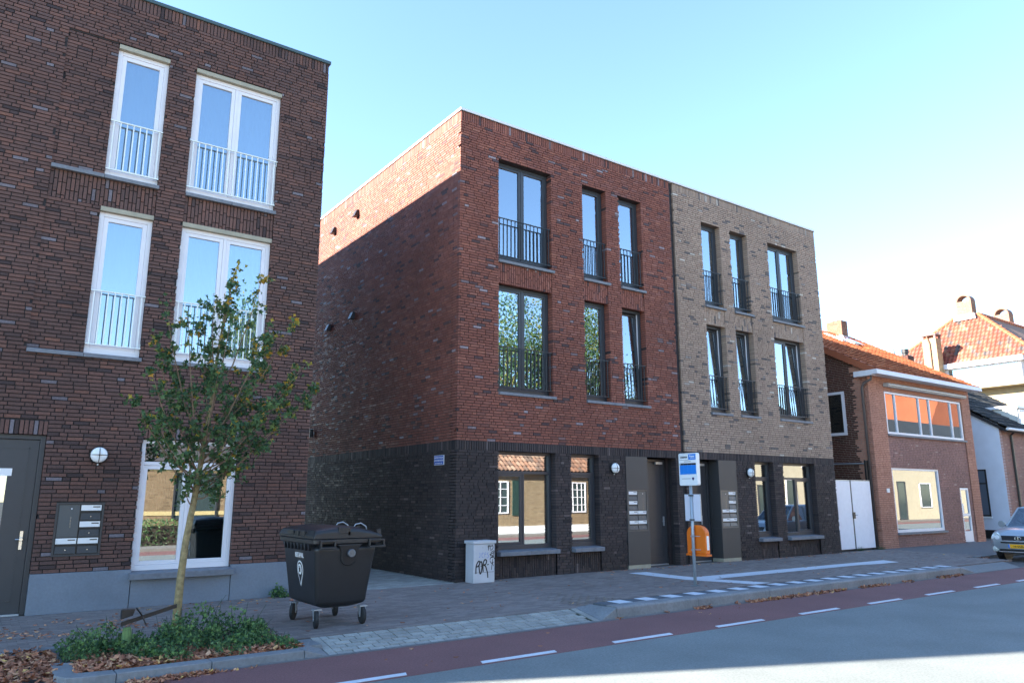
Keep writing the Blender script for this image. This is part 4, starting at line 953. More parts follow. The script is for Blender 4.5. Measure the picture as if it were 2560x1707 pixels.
fa = MB(); fa.box(EX-.45, EX+.6, 15.85, 20.35, 8.83, 9.10); fa.build('fascia', m_white, HE, bevel=.01)
by = MB(); by.box(EX-.2, EX+.6, 16.05, 19.95, 7.72, 8.828); byo = by.build('bay', m_white, HE)
for a, b in ((16.2, 17.0), (17.1, 17.35), (17.45, 18.4), (18.6, 19.7)): MB().box(EX-.215, EX-.201, a, b, 8.0, 8.75).build('window', m_glass, byo)
MB().box(EX-.2, EX+.6, 16.05, 19.95, 7.60, 7.719).build('bay_soffit', m_lintel, HE)
def arch_chimney(x, y, z0, z1, w, d):
    ch = MB().box(x+.01, x+d, y-w/2+.01, y+w/2-.01, z0, z1).build('chimney', m_mortL, HE)
    emit(face_x(lay(y-w/2, y+w/2, z0, z1, []), x)+face_y(lay(x+.1, x+d, z0, z1, []), y-w/2), ch, m_bCh, 'brick', 0, 'chimney_brickwork')
    n = 14; mb = MB()
    for i in range(n):
        a0 = math.pi*i/n; a1 = math.pi*(i+1)/n; r0, r1 = w/2-.10, w/2
        p = lambda r, a, xx: (xx, y+r*math.cos(a), z1+r*1.0*math.sin(a))
        mb.hexa([p(r0, a0, x), p(r1, a0, x), p(r1, a0, x+d), p(r0, a0, x+d), p(r0, a1, x), p(r1, a1, x), p(r1, a1, x+d), p(r0, a1, x+d)])
    mb.build('chimney_arch', mat('arch_brick', (.17, .085, .06), .8, noise=.2, nscale=12), ch); return ch
arch_chimney(46.9, 19.35, 12.05, 13.10, .86, .60); arch_chimney(53.5, 19.9, 12.0, 13.35, .90, .7)
MB().hexa([(46.75, 18.72, 11.95), (47.6, 18.72, 12.1), (47.6, 19.95, 12.1), (46.75, 19.95, 11.95), (46.8, 18.8, 12.30), (47.6, 18.8, 12.30), (47.6, 19.9, 12.30), (46.8, 19.9, 12.30)]).build('chimney_flashing', m_lead, HE)
c2 = MB().box(44.0, 44.62, 19.85, 20.60, 6, 10.62).build('chimney', m_ybr, HE)
emit(face_x(lay(19.84, 20.61, 8.0, 10.62, []), 43.99)+face_y(lay(44.1, 44.62, 8.0, 10.62, []), 19.84), c2, m_bOpp, 'brick', 0, 'chimney_brickwork')
cc = MB()
for a, b in ((19.84, 19.95), (20.5, 20.61)): cc.box(43.99, 44.1, a, b, 10.62, 10.80); cc.box(44.52, 44.63, a, b, 10.62, 10.80)
cc.box(43.95, 44.67, 19.80, 20.65, 10.80, 10.87); cc.build('chimney_cap', m_bC2, c2)
MB().tube([(43.93, 20.18, 6.5), (43.93, 20.18, 10.3), (43.93, 20.3, 10.75)], .035, 8).build('flue_pipe', m_mortO, HE)

# ------------------------------------------------------------------ neighbour to the left of the brown block (its shadow falls on the road)
HN = thing('apartment_block', 'dark brown brick block continuing the row to the left of the frame', 'building', (-7, YF, 0))
nop = [(-11.0+i*1.9, -10.0+i*1.9, z, z+2.3) for i in range(5) for z in (.6, 4.0, 7.1)]
backing(-11.9, -1.905, 0, 11.0, YF, nop).build('wall', mat('brown_brick_far', (.075, .038, .03), .8, noise=.2, nscale=20), HN)
house_shell(HN, -11.9, -1.905, YF, 25.7, 11.0, m_mortD, m_anth)
for o in nop: window(HN, o[0]+.002, o[1]-.002, o[2], o[3]-.002, YF+.1, m_white, sw=.05)

# ------------------------------------------------------------------ other side of the street (seen mirrored in the window panes)
def far_house(label, x0, x1, y0, y1, eave, ridge, mwall, mroof, openings, shutters=None, name='cottage', axis='x'):
    t = thing(name, label, 'building', ((x0+x1)/2, y1, 0))
    MB().box(x0, x1, y0, y1, 0, eave).build('wall', mwall, t)
    ym = (y0+y1)/2
    if axis == 'x': r = MB().prism([(x0-.1, y1+.35, eave-.08), (x0-.1, ym, ridge), (x0-.1, y0-.35, eave-.08)], (x1-x0+.2, 0, 0))
    else: r = MB().prism([(x0-.3, y1+.02, eave), ((x0+x1)/2, y1+.02, ridge), (x1+.3, y1+.02, eave)], (0, y0-y1, 0))
    rr = r.build('roof', mroof, t)
    for (a, b, c, d, kind) in openings:
        if kind == 'band': MB().box(a, b, y1, y1+.03, c, d).build('band', mat('cream_band', (.62, .47, .22), .7), t); continue
        mm = m_white if kind != 'dark' else m_door
        f = MB(); w_ = .07
        f.box(a, b, y1, y1+.06, c, c+w_); f.box(a, b, y1, y1+.06, d-w_, d); f.box(a, a+w_, y1, y1+.061, c, d); f.box(b-w_, b, y1, y1+.061, c, d)
        if kind == 'grid':
            for k in range(1, 4): f.box(a+(b-a)*k/4-.018, a+(b-a)*k/4+.018, y1, y1+.055, c, d)
            for k in range(1, 4): f.box(a, b, y1, y1+.053, c+(d-c)*k/4-.018, c+(d-c)*k/4+.018)
        wf = f.build('door' if c < .3 else 'window', mm, t); MB().box(a+.01, b-.01, y1+.005, y1+.02, c+.01, d-.01).build('glass_pane', mat('far_pane', (.05, .07, .07), .1), wf)
    for (a, b, c, d) in (shutters or ()): MB().box(a, b, y1, y1+.05, c, d).build('shutter', mat('green_shutter', (.02, .045, .035), .5), t)
    return t
m_buffw = mat('buff_brick_wall', (.36, .25, .145), .85, noise=.2, nscale=14, bump=.3)
m_yel = mat('cream_stucco', (.56, .48, .33), .85, noise=.05, nscale=4)
c0 = far_house('low buff brick cottage with cream bands behind a hedge, across the street', 1.5, 11.5, -11.5, -4.6, 3.2, 6.2, mat('pinkish_brick_wall', (.36, .20, .13), .85, noise=.2, nscale=14), m_tileE,
          [(1.5, 11.5, 1.05, 1.2, 'band'), (1.5, 11.5, 2.75, 2.9, 'band'), (3.6, 4.6, 1.2, 2.7, 'grid'), (6.6, 8.3, .9, 2.7, 'dark')])
BF = None
def brick_front(t, x0, x1, z0, z1, Y, holes, m_):
    pcs = face_y(lay(x0, x1, z0, z1, holes), 0); out = [(p[0], Y+.004, p[2], p[3], .012, p[5], p[6]) for p in pcs]; emit(out, t, m_, 'brick', 0, 'brickwork')
c1 = far_house('low buff brick cottage with green shutters and orange tiled roof, across the street', 17.5, 30.5, -9.5, -2.6, 3.02, 6.3, m_mortL, m_mortO,
          [(19.6, 21.5, .95, 2.5, 'grid'), (25.3, 26.5, .95, 2.5, 'grid'), (27.6, 28.6, .02, 2.4, 'dark')], [(21.75, 22.35, .85, 2.55), (24.5, 25.1, .85, 2.55)])
brick_front(c0, 1.5, 11.5, 0, 3.2, -4.6, [(3.6, 4.6, 1.2, 2.7), (6.6, 8.3, .9, 2.7), (1.5, 11.5, 1.05, 1.2), (1.5, 11.5, 2.75, 2.9)], m_bOpp)
brick_front(c1, 17.5, 30.5, .35, 3.0, -2.6, [(19.6, 21.5, .95, 2.5), (25.3, 26.5, .95, 2.5), (27.6, 28.6, .02, 2.4), (21.75, 22.35, .85, 2.55), (24.5, 25.1, .85, 2.55)], m_bOpp)
MB().box(17.45, 30.55, -2.6, -2.52, 0, .35).build('plinth', m_card, c1)
m_tileW = toned('weathered_terracotta_tile', [(0, (.13, .09, .07)), (.5, (.24, .12, .075)), (1, (.30, .19, .13))], rough=.8, bump=.2)
tiled(c1, (30.6, -2.2, 3.0), (-1, 0, 0), Vector((0, -1, .83)), 52, 13, .254, .36, m_tileW, 's', nparts=0)
c2 = far_house('cream stucco terrace house with tall windows, across the street', 36, 49, -10, -2.6, 5.8, 8.6, m_yel, m_tileD, [(38, 39.2, .8, 2.9, 'plain'), (41, 42, .02, 2.5, 'dark'), (44, 45.2, .8, 2.9, 'plain'), (46, 47.2, 3.6, 5.2, 'plain')])
c3 = far_house('long cream stucco house with a grey roof, across the street opposite the old brick house', 54, 80, -10, -2.6, 4.6, 8.4, m_yel, m_tileD, [(58.2, 59.4, .02, 2.9, 'dark'), (61.6, 63.4, .9, 2.8, 'plain'), (66, 67.5, .9, 2.8, 'plain')])
c4 = far_house('tall house with a red tiled gable behind the cream terrace, across the street', 83.5, 104, -24, -12, 7.5, 21.0, mat('red_brick_gable', (.30, .085, .05), .8, noise=.15, nscale=5), m_tileO, [], axis='y', name='gable_house')
HG = thing('hedge', 'clipped green hedge in front of the banded cottage, across the street', 'hedge', (6, -3.2, 0))

# ------------------------------------------------------------------ leaves
def leaf_cloud(name, centers, size, m, parent, tones, normals=None, lobed=True, flat=0.0, kind=None, curl=.25):
    n = len(centers); c = np.asarray(centers, float)
    a = rng.normal(size=(n, 3)); a /= np.linalg.norm(a, axis=1)[:, None]
    nrm = rng.normal(size=(n, 3)); nrm[:, 2] = np.abs(nrm[:, 2])+flat*4; nrm /= np.linalg.norm(nrm, axis=1)[:, None]
    a = a-(a*nrm).sum(1)[:, None]*nrm; a /= np.linalg.norm(a, axis=1)[:, None]; b = np.cross(nrm, a)
    s = size*rng.uniform(.6, 1.15, n)
    if lobed: shp = np.array([(-.5, 0), (-.2, .18), (-.15, .5), (.1, .2), (.5, 0), (.1, -.2), (-.15, -.5), (-.2, -.18)])
    else: shp = np.array([(-.5, 0), (-.25, .2), (.1, .26), (.35, .14), (.5, 0), (.35, -.14), (.1, -.26), (-.25, -.2)])
    cz = -np.abs(shp[:, 1])*curl*2*rng.uniform(.2, 1.5, n)[:, None]
    V = c[:, None]+(a[:, None]*shp[None, :, 0:1]+b[:, None]*shp[None, :, 1:2])*s[:, None, None]+nrm[:, None]*(cz*s[:, None])[..., None]
    k = np.arange(n)[:, None, None]*8
    F_ = np.array([(0, 1, 4, 7), (1, 2, 3, 4), (4, 5, 6, 7)])
    Fq = (k+F_[None]).reshape(-1, 4); off = np.array(wloc(parent)) if parent is not None else 0
    me = fast_mesh(name, V.reshape(-1, 3)-off, Fq, m, np.repeat(tones, 8)); return link(name, me, parent, kind)
nh = 9000
leaf_cloud('foliage', np.stack([rng.uniform(1.5, 11.3, nh), rng.normal(-3.2, .22, nh), np.abs(rng.uniform(0, .95, nh))], 1), .09, m_weed, HG, rng.uniform(0, 1, nh), lobed=False)
MB().box(1.5, 11.3, -3.4, -3.0, 0, .7).build('branches', m_soil, HG)
BOXT = MB().box(-60, 260, -14, -1.2, -.30, 0.0).build('far_pavement', mat('far_paving', (.20, .18, .16), .9, noise=.1, nscale=6), kind='structure')
def big_tree(x, y, h, r, label, seed, n=16000):
    rg = np.random.default_rng(seed); t = thing('street_tree', label, 'tree', (x, y, 0), 'tall trees across the street')
    mb = MB(); mb.tube([(x, y, 0), (x+.1, y, h*.25), (x-.1, y+.1, h*.55), (x, y, h*.8)], [.32, .26, .17, .06], 8)
    cc = []
    for k in range(16):
        a = rg.uniform(0, 6.28); z0 = h*rg.uniform(.28, .6); rr = r*rg.uniform(.55, .95); z1 = z0+h*rg.uniform(.12, .32)
        p = Vector((x+math.cos(a)*rr, y+math.sin(a)*rr, min(z1, h*.95))); mb.tube([(x, y, z0), ((x+p.x)/2, (y+p.y)/2, (z0+p.z)/2+.3), tuple(p)], [.10, .06, .02], 6); cc.append(p)
    mb.build('trunk', m_bark, t)
    for k in range(26):
        a = rg.uniform(0, 6.28); ph = rg.uniform(-.6, 1); rr = r*math.sqrt(max(0, 1-ph*ph))*rg.uniform(.5, 1); cc.append(Vector((x+math.cos(a)*rr, y+math.sin(a)*rr, h*.62+ph*h*.36)))
    idx = rg.integers(0, len(cc), n); C_ = np.array([tuple(cc[i]) for i in idx])+rg.normal(size=(n, 3))*r*.23
    leaf_cloud('crown', C_, .22, m_leaf, t, np.clip(rg.uniform(0, 1, n)*.9+.05, 0, .88), lobed=True)
for i, (x, y, h, r, l) in enumerate([(29.5, -14, 15.5, 4.0, 'tall green tree behind the shuttered cottage, the nearer one'), (38.5, -16, 16.5, 4.4, 'tall green tree behind the gap beside the shuttered cottage'), (46, -17, 13, 3.6, 'broad green tree behind the cream terrace'), (13.2, -15, 12.5, 3.2, 'slender green tree behind the banded cottage')]):
    big_tree(x, y, h, r, l, i+3)
# ------------------------------------------------------------------ wheeled waste container
BIN = thing('waste_container', 'big black four wheeled waste container standing on the pavement at the alley mouth', 'container', (4.35, 10.55, 0))
m_bin = mat('black_bin_plastic', (.016, .017, .019), .42, noise=.15, nscale=5, bump=.08, bscale=150, stain=.25, stscale=1.3)
bx0, bx1, by0, by1 = 3.95, 4.68, 10.02, 11.10
tx0, tx1, ty0, ty1 = 3.86, 4.76, 9.90, 11.20
def ring(x0, x1, y0, y1, z, r, n=5):
    pts = []
    for cx, cy, a0 in ((x1-r, y1-r, 0), (x0+r, y1-r, 90), (x0+r, y0+r, 180), (x1-r, y0+r, 270)):
        for k in range(n+1): a = math.radians(a0+90*k/n); pts.append((cx+r*math.cos(a), cy+r*math.sin(a), z))
    return pts
def loft(rings, cap0=True, cap1=True):
    mb = MB(); n = len(rings[0])
    for r in rings: mb.v += r
    for i in range(len(rings)-1):
        for j in range(n): a = i*n+j; b = i*n+(j+1) % n; mb.f.append((a, b, b+n, a+n))
    if cap0: mb.f.append(tuple(reversed(range(n))))
    if cap1: mb.f.append(tuple((len(rings)-1)*n+j for j in range(n)))
    return mb
def lerp(a, b, t): return a+(b-a)*t
rg_ = []
for z, ins in ((.235, .17), (.25, .12), (.29, .02), (.33, 0)): rg_.append(ring(bx0+ins, bx1-ins, by0+ins, by1-ins, z, .05))
for k in range(1, 9):
    t = k/8; z = lerp(.33, 1.09, t); rg_.append(ring(lerp(bx0, tx0, t), lerp(bx1, tx1, t), lerp(by0, ty0, t), lerp(by1, ty1, t), z, .06))
body = loft(rg_).build('body', m_bin, BIN, smooth=True); body.modifiers.new('wn', 'WEIGHTED_NORMAL')
rim = loft([ring(tx0-.01, tx1+.01, ty0-.01, ty1+.01, 1.085, .06), ring(tx0-.045, tx1+.05, ty0-.04, ty1+.04, 1.10, .06), ring(tx0-.045, tx1+.05, ty0-.04, ty1+.04, 1.155, .06)]).build('rim', m_bin, BIN, bevel=.004)
# stepped lower edge and ribs
tr = MB()
for k in range(8):
    y = 10.05+k*.135; tr.prism([(tx0-.035, y, 1.09), (tx0-.035, y+.10, 1.09), (tx0-.02, y+.05, 1.00)], (.05, 0, 0))
tr.build('rim_ribs', m_bin, BIN)
# lid: profile along x, extruded along y with rounded hips
prof = [(tx0-.05, 1.16), (tx0-.05, 1.20), (tx0-.02, 1.275), (tx0+.10, 1.30), (4.20, 1.325), (4.45, 1.315), (4.65, 1.265), (tx1+.05, 1.205), (tx1+.05, 1.16)]
lid = MB(); ys = [(ty0-.045, .55), (ty0-.03, .80), (ty0+.03, .97), (ty0+.35, 1.0), (ty1-.35, 1.0), (ty1-.03, .97), (ty1+.03, .80), (ty1+.045, .55)]
for y, s in ys: lid.v += [(x, y, 1.16+(z-1.16)*s) for x, z in prof]
n = len(prof)
for i in range(len(ys)-1):
    for j in range(n-1): a = i*n+j; lid.f.append((a, a+1, a+1+n, a+n))
    lid.f.append((i*n+n-1, i*n, (i+1)*n, (i+1)*n+n-1))
lid.f.append(tuple(reversed(range(n)))); lid.f.append(tuple((len(ys)-1)*n+j for j in range(n)))
lo = lid.build('lid', m_bin, BIN, bevel=.012)
g = MB()
for y0_, y1_ in ((10.18, 10.36), (10.42, 10.54), (10.62, 10.86)): g.box(tx0-.062, tx0+.02, y0_, y1_, 1.195, 1.262)
g.build('lid_grip', m_blk, lo, bevel=.008)
MB().box(4.16, 4.30, ty0-.05, ty0+.04, 1.225, 1.315).build('lid_catch', m_bin, lo, bevel=.008)
MB().box(4.30, 4.33, ty0-.045, ty0+.04, 1.205, 1.30).build('lid_catch', m_blk, lo)
# handles at the ends of the rim
for x0_, x1_ in ((3.90, 4.12), (4.60, 4.84)):
    hmb = MB(); hmb.box(x0_, x1_, ty0-.10, ty0-.075, 1.035, 1.06); hmb.box(x0_, x0_+.025, ty0-.075, ty0-.02, 1.035, 1.14); hmb.box(x1_-.025, x1_, ty0-.075, ty0-.02, 1.035, 1.14); hmb.box(x0_, x1_, ty0-.0749, ty0-.04, 1.12, 1.145)
    hmb.build('handle', m_bin, BIN, bevel=.006)
# trunnion pocket
pk = MB(); cxp, czp, rp = 4.345, .93, .115
out = [(cxp-.20, 1.085), (cxp-.145, 1.05), (cxp-rp, .97)]+[(cxp+rp*math.cos(a), .90+rp*.9*math.sin(a)) for a in np.linspace(math.pi*1.0, 2*math.pi, 9)]+[(cxp+rp, .97), (cxp+.145, 1.05), (cxp+.20, 1.085)]
def fy(z): return lerp(by0, ty0, (z-.33)/.76)
pk.prism([(x, fy(z)-.022, z) for x, z in out], (0, .05, 0)); pko = pk.build('lift_pocket', m_bin, BIN, bevel=.012)
inn = [(lerp(cxp, x, .78), lerp(.98, z, .80)) for x, z in out]
MB().prism([(x, fy(z)-.024, z) for x, z in inn], (0, .01, 0)).build('pocket_recess', m_blk, pko)
MB().lathe((cxp+.02, fy(.95)-.02, .965), (0, -1, 0), [(.055, 0), (.055, .045), (.048, .05), (.012, .05), (.012, .058)], 24).build('trunnion', mat('worn_trunnion', (.12, .14, .17), .3, metal=.6), pko, smooth=False)
# hinge tubes at the back
for y in (10.35, 11.0):
    MB().tube([(4.58, y, 1.27), (4.62, y, 1.33), (4.70, y, 1.345), (4.78, y, 1.30), (4.81, y, 1.20)], .009, 8).build('hinge_rod', m_steel, BIN, smooth=True)
hb = MB(); 
for y in (9.92, 11.10): hb.box(4.76, 4.82, y, y+.05, 1.13, 1.27)
hb.build('hinge_bracket', m_bin, BIN, bevel=.008)
# castors
for (x, y, a) in ((3.99, 10.10, 1.35), (4.66, 10.12, 1.5), (4.02, 11.03, 0.9), (4.64, 11.02, 1.4)):
    dv = Vector((math.cos(a), math.sin(a), 0)); ax = Vector((-dv.y, dv.x, 0)); c = Vector((x, y, .115))-dv*.02
    w_ = MB().lathe(tuple(c-ax*.026), tuple(ax), [(.03, -.002), (.102, 0), (.115, .008), (.115, .044), (.102, .052), (.03, .054)], 28).build('wheel', mat('tyre_rubber', (.02, .02, .02), .7), BIN, smooth=False)
    fk = MB()
    for s in (-1, 1):
        o = c+ax*s*.036; fk.hexa([tuple(o+dv*-.02+Vector((0, 0, -.02))-ax*.003), tuple(o+dv*.02+Vector((0, 0, -.02))-ax*.003), tuple(o+dv*.02+Vector((0, 0, -.02))+ax*.003), tuple(o+dv*-.02+Vector((0, 0, -.02))+ax*.003),
                                 tuple(o+dv*-.03+Vector((0, 0, .125))-ax*.003), tuple(o+dv*.09+Vector((0, 0, .125))-ax*.003), tuple(o+dv*.09+Vector((0, 0, .125))+ax*.003), tuple(o+dv*-.03+Vector((0, 0, .125))+ax*.003)])
    fk.box(x-.05, x+.06, y-.05, y+.05, .228, .245); fk.build('castor_fork', m_steel, BIN)
    MB().tube([tuple(c-ax*.045), tuple(c+ax*.045)], .012, 8).build('axle', m_chrome, w_)
# stickers on the long left face
def fx(z): return lerp(bx0, tx0, (z-.33)/.76)
def on_side(y, z, e=.002): return (fx(z)-e, y, z)
m_stick = mat('grey_sticker', (.045, .044, .042), .5)
st = MB(); st.prism([on_side(10.74, .855), on_side(10.33, .855), on_side(10.33, 1.0), on_side(10.74, 1.0)], (-.001, 0, 0)); sto = st.build('sticker', m_stick, BIN)
nrm = Vector((-(1.09-.33), 0, -(bx0-tx0))).normalized(); uz_ = Vector((tx0-bx0, 0, .76)).normalized()
text_mesh('lettering', 'RESTAFVAL', .092, m_card, BIN, (fx(.90)-.005, 10.535, .895), (0, -1, 0), tuple(uz_), align='CENTER', squash=.68, bold=.002)
cy_, cz_, R_ = 10.535, .735, .115
pin = [(cy_-R_*math.cos(a), cz_+R_*math.sin(a)) for a in np.linspace(-.45, math.pi+.45, 22)]; pin.append((cy_, cz_-.235))
MB().prism([on_side(y, z, .003) for y, z in pin], (-.001, 0, 0)).build('pin_emblem', m_card, BIN)
pin2 = [(lerp(cy_, y, .82), lerp(cz_, z, .82)) for y, z in pin]
MB().prism([on_side(y, z, .0055) for y, z in pin2], (-.001, 0, 0)).build('pin_field', m_bin, BIN)
MB().prism([on_side(cy_-.072*math.cos(a), cz_+.072*math.sin(a), .008) for a in np.linspace(0, 2*math.pi, 24, endpoint=False)], (-.001, 0, 0)).build('pin_disc', m_card, BIN)
gl = MB(); gl.prism([on_side(y, z, .011) for y, z in ((cy_-.026, cz_-.04), (cy_+.026, cz_-.04), (cy_+.03, cz_+.02), (cy_-.03, cz_+.02))], (-.001, 0, 0)); gl.prism([on_side(y, z, .011) for y, z in ((cy_-.034, cz_+.027), (cy_+.034, cz_+.027), (cy_+.034, cz_+.036), (cy_-.034, cz_+.036))], (-.001, 0, 0))
gl.build('bin_symbol', m_stick, BIN)

# ------------------------------------------------------------------ grey street cabinet with graffiti
CAB = thing('street_cabinet', 'light grey street cabinet with graffiti, in front of the red house corner', 'cabinet', (8.82, 13.46, 0))
m_cab = mat('light_grey_cabinet', (.52, .53, .55), .5, noise=.03, nscale=4, stain=.06, stscale=3)
MB().box(8.555, 9.075, 13.312, 13.62, 0, .775).build('body', m_cab, CAB, bevel=.008)
MB().box(8.53, 9.10, 13.285, 13.64, .776, .835).build('lid', m_cab, CAB, bevel=.008)
MB().box(8.575, 9.06, 13.3105, 13.3125, .205, .211).build('door_seam', m_blk, CAB)
MB().lathe((8.78, 13.312, .70), (0, -1, 0), [(.012, 0), (.010, .006)], 12).build('lock', m_steel, CAB)
m_gb = mat('graffiti_black', (.010, .010, .011), .5); m_gp = mat('graffiti_blue', (.20, .27, .52), .5)
def cabpt(px, py):
    u = (px-335)/575; yb = 1435-45*u; yt = 320-20*u; return 8.555+u*.52, (yb-py)/(yb-yt)*.775
def stroke(pts, w_, m_, par, name='graffiti'):
    P = [Vector((*cabpt(*p), 0)) for p in pts]
    # smooth
    Q = []
    for i in range(len(P)-1):
        p0, p1, p2, p3 = P[max(i-1, 0)], P[i], P[i+1], P[min(i+2, len(P)-1)]
        for k in range(5):
            t = k/5; Q.append(.5*((2*p1)+(-p0+p2)*t+(2*p0-5*p1+4*p2-p3)*t*t+(-p0+3*p1-3*p2+p3)*t**3))
    Q.append(P[-1]); mb = MB()
    L_, R_s = [], []
    for i, q in enumerate(Q):
        d = (Q[min(i+1, len(Q)-1)]-Q[max(i-1, 0)]); d.normalize(); nn = Vector((-d.y, d.x, 0))*w_/2; L_.append(q+nn); R_s.append(q-nn)
    for i in range(len(Q)-1): mb.poly([(p.x, 13.3105-.0003*(stroke.k % 4), p.y) for p in (L_[i], L_[i+1], R_s[i+1], R_s[i])])
    stroke.k += 1; return mb
stroke.k = 0
big = MB()
def add(mb, o):
    k = len(mb.v); mb.v += o.v; mb.f += [tuple(i+k for i in f) for f in o.f]
for s in ([(400, 1160), (400, 1040), (410, 930), (440, 850), (475, 805), (500, 830), (490, 900), (450, 950), (415, 965)],
          [(480, 900), (485, 1000), (500, 1110), (515, 1160), (540, 1120), (560, 1000), (560, 880), (545, 820), (510, 840), (490, 920)],
          [(595, 1105), (590, 1000), (595, 880), (620, 790), (655, 760), (685, 790), (680, 850), (650, 900), (615, 910), (660, 950), (690, 1050), (715, 1150), (722, 1270)],
          [(545, 935), (547, 955)], [(722, 885), (728, 915)]): add(big, stroke(s, .028 if len(s) > 3 else .04, m_gb, CAB))
big.build('graffiti', m_gb, CAB, label='black letters POR')
tg = MB()
for s in ([(735, 500), (745, 350)], [(715, 380), (790, 375)], [(720, 430), (785, 350)], [(800, 470), (780, 430), (800, 390), (850, 370), (865, 430), (830, 480), (790, 500)], [(800, 560), (880, 510), (880, 560), (800, 600)], [(770, 620), (880, 560), (860, 640), (790, 640), (830, 590)],
          [(790, 720), (880, 650), (850, 700), (800, 680)], [(780, 770), (800, 710), (870, 690), (905, 740)], [(780, 790), (820, 860), (885, 820)], [(860, 740), (840, 860), (820, 1050)], [(850, 860), (875, 940)], [(830, 345), (850, 350)]): add(tg, stroke(s, .015, m_gb, CAB))
tg.build('graffiti', m_gb, CAB, label='narrow vertical black tag')
jf = MB()
for s in ([(500, 560), (510, 640), (500, 700), (480, 680)], [(560, 570), (555, 640), (570, 700), (600, 690)], [(560, 610), (595, 580), (575, 560)], [(660, 540), (635, 600), (640, 700)], [(640, 610), (680, 600)], [(740, 560), (700, 590), (740, 650), (730, 700), (690, 705)]): add(jf, stroke(s, .011, m_gp, CAB))
jf.build('graffiti', m_gp, CAB, label='faint blue letters JEFS')

# ------------------------------------------------------------------ bus stop and litter bin
sx, sy = 11.49, 10.06; sz0 = float(zf(sx, sy))
BS = thing('bus_stop_sign', 'bus stop post with white and blue sign and a timetable case', 'sign', (sx, sy, sz0))
m_post = mat('galvanised_post', (.36, .42, .47), .45, metal=.3, noise=.08)
MB().tube([(sx, sy, sz0-.02), (sx, sy, 1.95)], .030, 16).build('pole', m_post, BS, smooth=True)
MB().tube([(sx, sy, sz0), (sx, sy, sz0+.012)], .09, 16).build('foot_plate', m_conc, BS)
m_sgw = mat('sign_white', (.80, .84, .84), .35); m_sgb = mat('sign_blue', (.02, .23, .72), .35)
fxs = sx-.05; yc = sy
def rrect(y0, y1, z0, z1, r, x): return [(x, y, z) for (y, z) in [(cy+r*math.cos(math.radians(a)), cz+r*math.sin(math.radians(a))) for cy, cz, a0 in ((y1-r, z1-r, 0), (y0+r, z1-r, 90), (y0+r, z0+r, 180), (y1-r, z0+r, 270)) for a in (a0, a0+30, a0+60, a0+90)]]
bxs = MB().prism(rrect(yc-.23, yc+.23, 1.93, 2.555, .03, fxs), (.085, 0, 0)).build('sign_box', m_sgw, BS, bevel=.004)
def flat(name, y0, y1, z0, z1, m_, par, e=.002): return MB().box(fxs-e, fxs-e+.0012, y0, y1, z0, z1).build(name, m_, par)
# the viewer looks from -x, so the left of the sign is +y
L = lambda f: yc+.205-.41*f
flat('blue_field', L(.56), L(1.0), 2.425, 2.535, m_sgb, bxs); flat('pictogram_edge', L(.0), L(.56), 2.422, 2.536, m_blk, bxs, .001); flat('pictogram_field', L(.01), L(.55), 2.427, 2.532, m_sgw, bxs, .0022)
flat('bus_body', L(.06), L(.48), 2.462, 2.488, m_blk, bxs, .0035); flat('bus_windows', L(.06), L(.48), 2.502, 2.506, m_blk, bxs, .0035)
for f in (.13, .38): MB().lathe((fxs-.0035, L(f), 2.460), (-1, 0, 0), [(.014, 0), (.014, .002)], 14).build('bus_wheel', m_sgw, bxs); MB().lathe((fxs-.0055, L(f), 2.460), (-1, 0, 0), [(.008, 0), (.008, .001)], 12).build('bus_wheel', m_blk, bxs)
text_mesh('lettering', 'Bravo', .052, m_sgw, bxs, (fxs-.0045, L(.78), 2.475), (0, -1, 0), (0, 0, 1), align='CENTER', bold=.002); flat('underline', L(.66), L(.96), 2.450, 2.456, m_sgw, bxs, .004)
m_ink = mat('sign_ink', (.25, .30, .32), .5); flat('stop_name', L(.28), L(.70), 2.386, 2.398, m_ink, bxs, .003)
flat('dark_band', L(0), L(1), 2.325, 2.36, m_blk, bxs); flat('line_field', L(0), L(1), 2.145, 2.323, m_sgb, bxs)
flat('line_mark', L(.03), L(.06), 2.332, 2.354, m_sgw, bxs, .0035)
for f in (.25, .5, .75): flat('column_line', L(f)-.001, L(f)+.001, 2.15, 2.355, mat('pale_blue_line', (.10, .35, .8), .4), bxs, .003)
flat('footer_print', L(.10), L(.66), 2.058, 2.067, m_ink, bxs, .003)
MB().prism([(fxs-.003, L(f), z) for f, z in ((.73, 2.083), (.86, 2.083), (.86, 2.055), (.795, 2.025), (.73, 2.055))], (.0015, 0, 0)).build('shield_emblem', mat('shield_purple', (.03, .01, .10), .4), bxs)
cs = MB().box(sx+.035, sx+.055, yc-.20, yc+.20, 1.25, 1.765).build('timetable_case', m_steel, BS, bevel=.003)
MB().box(sx+.0325, sx+.0345, yc-.192, yc+.192, 1.258, 1.757).build('timetable_back', mat('timetable_white', (.66, .67, .74), .5), cs)
for z in (1.28, 1.74): MB().box(sx-.036, sx+.06, yc-.036, yc+.036, z-.012, z+.012).build('clamp', m_blk, BS)
LB = thing('litter_bin', 'orange litter bin with rounded top strapped to the bus stop post', 'litter bin', (sx+.2, sy, .6))
m_or = mat('orange_plastic', (.78, .17, .012), .42, noise=.05)
ycb = sy-.02
outl = [(ycb-.235, .64), (ycb-.235, 1.02)]+[(ycb-.235*math.cos(a), 1.02+.16*math.sin(a)) for a in np.linspace(0.15, math.pi-.15, 11)]+[(ycb+.235, 1.02), (ycb+.235, .64)]
MB().prism([(sx+.06, y, z) for y, z in outl], (.12, 0, 0)).build('body', m_or, LB, bevel=.018, segs=3)
MB().box(sx+.045, sx+.20, ycb-.255, ycb+.255, .60, .64).build('base_rim', m_or, LB, bevel=.008)
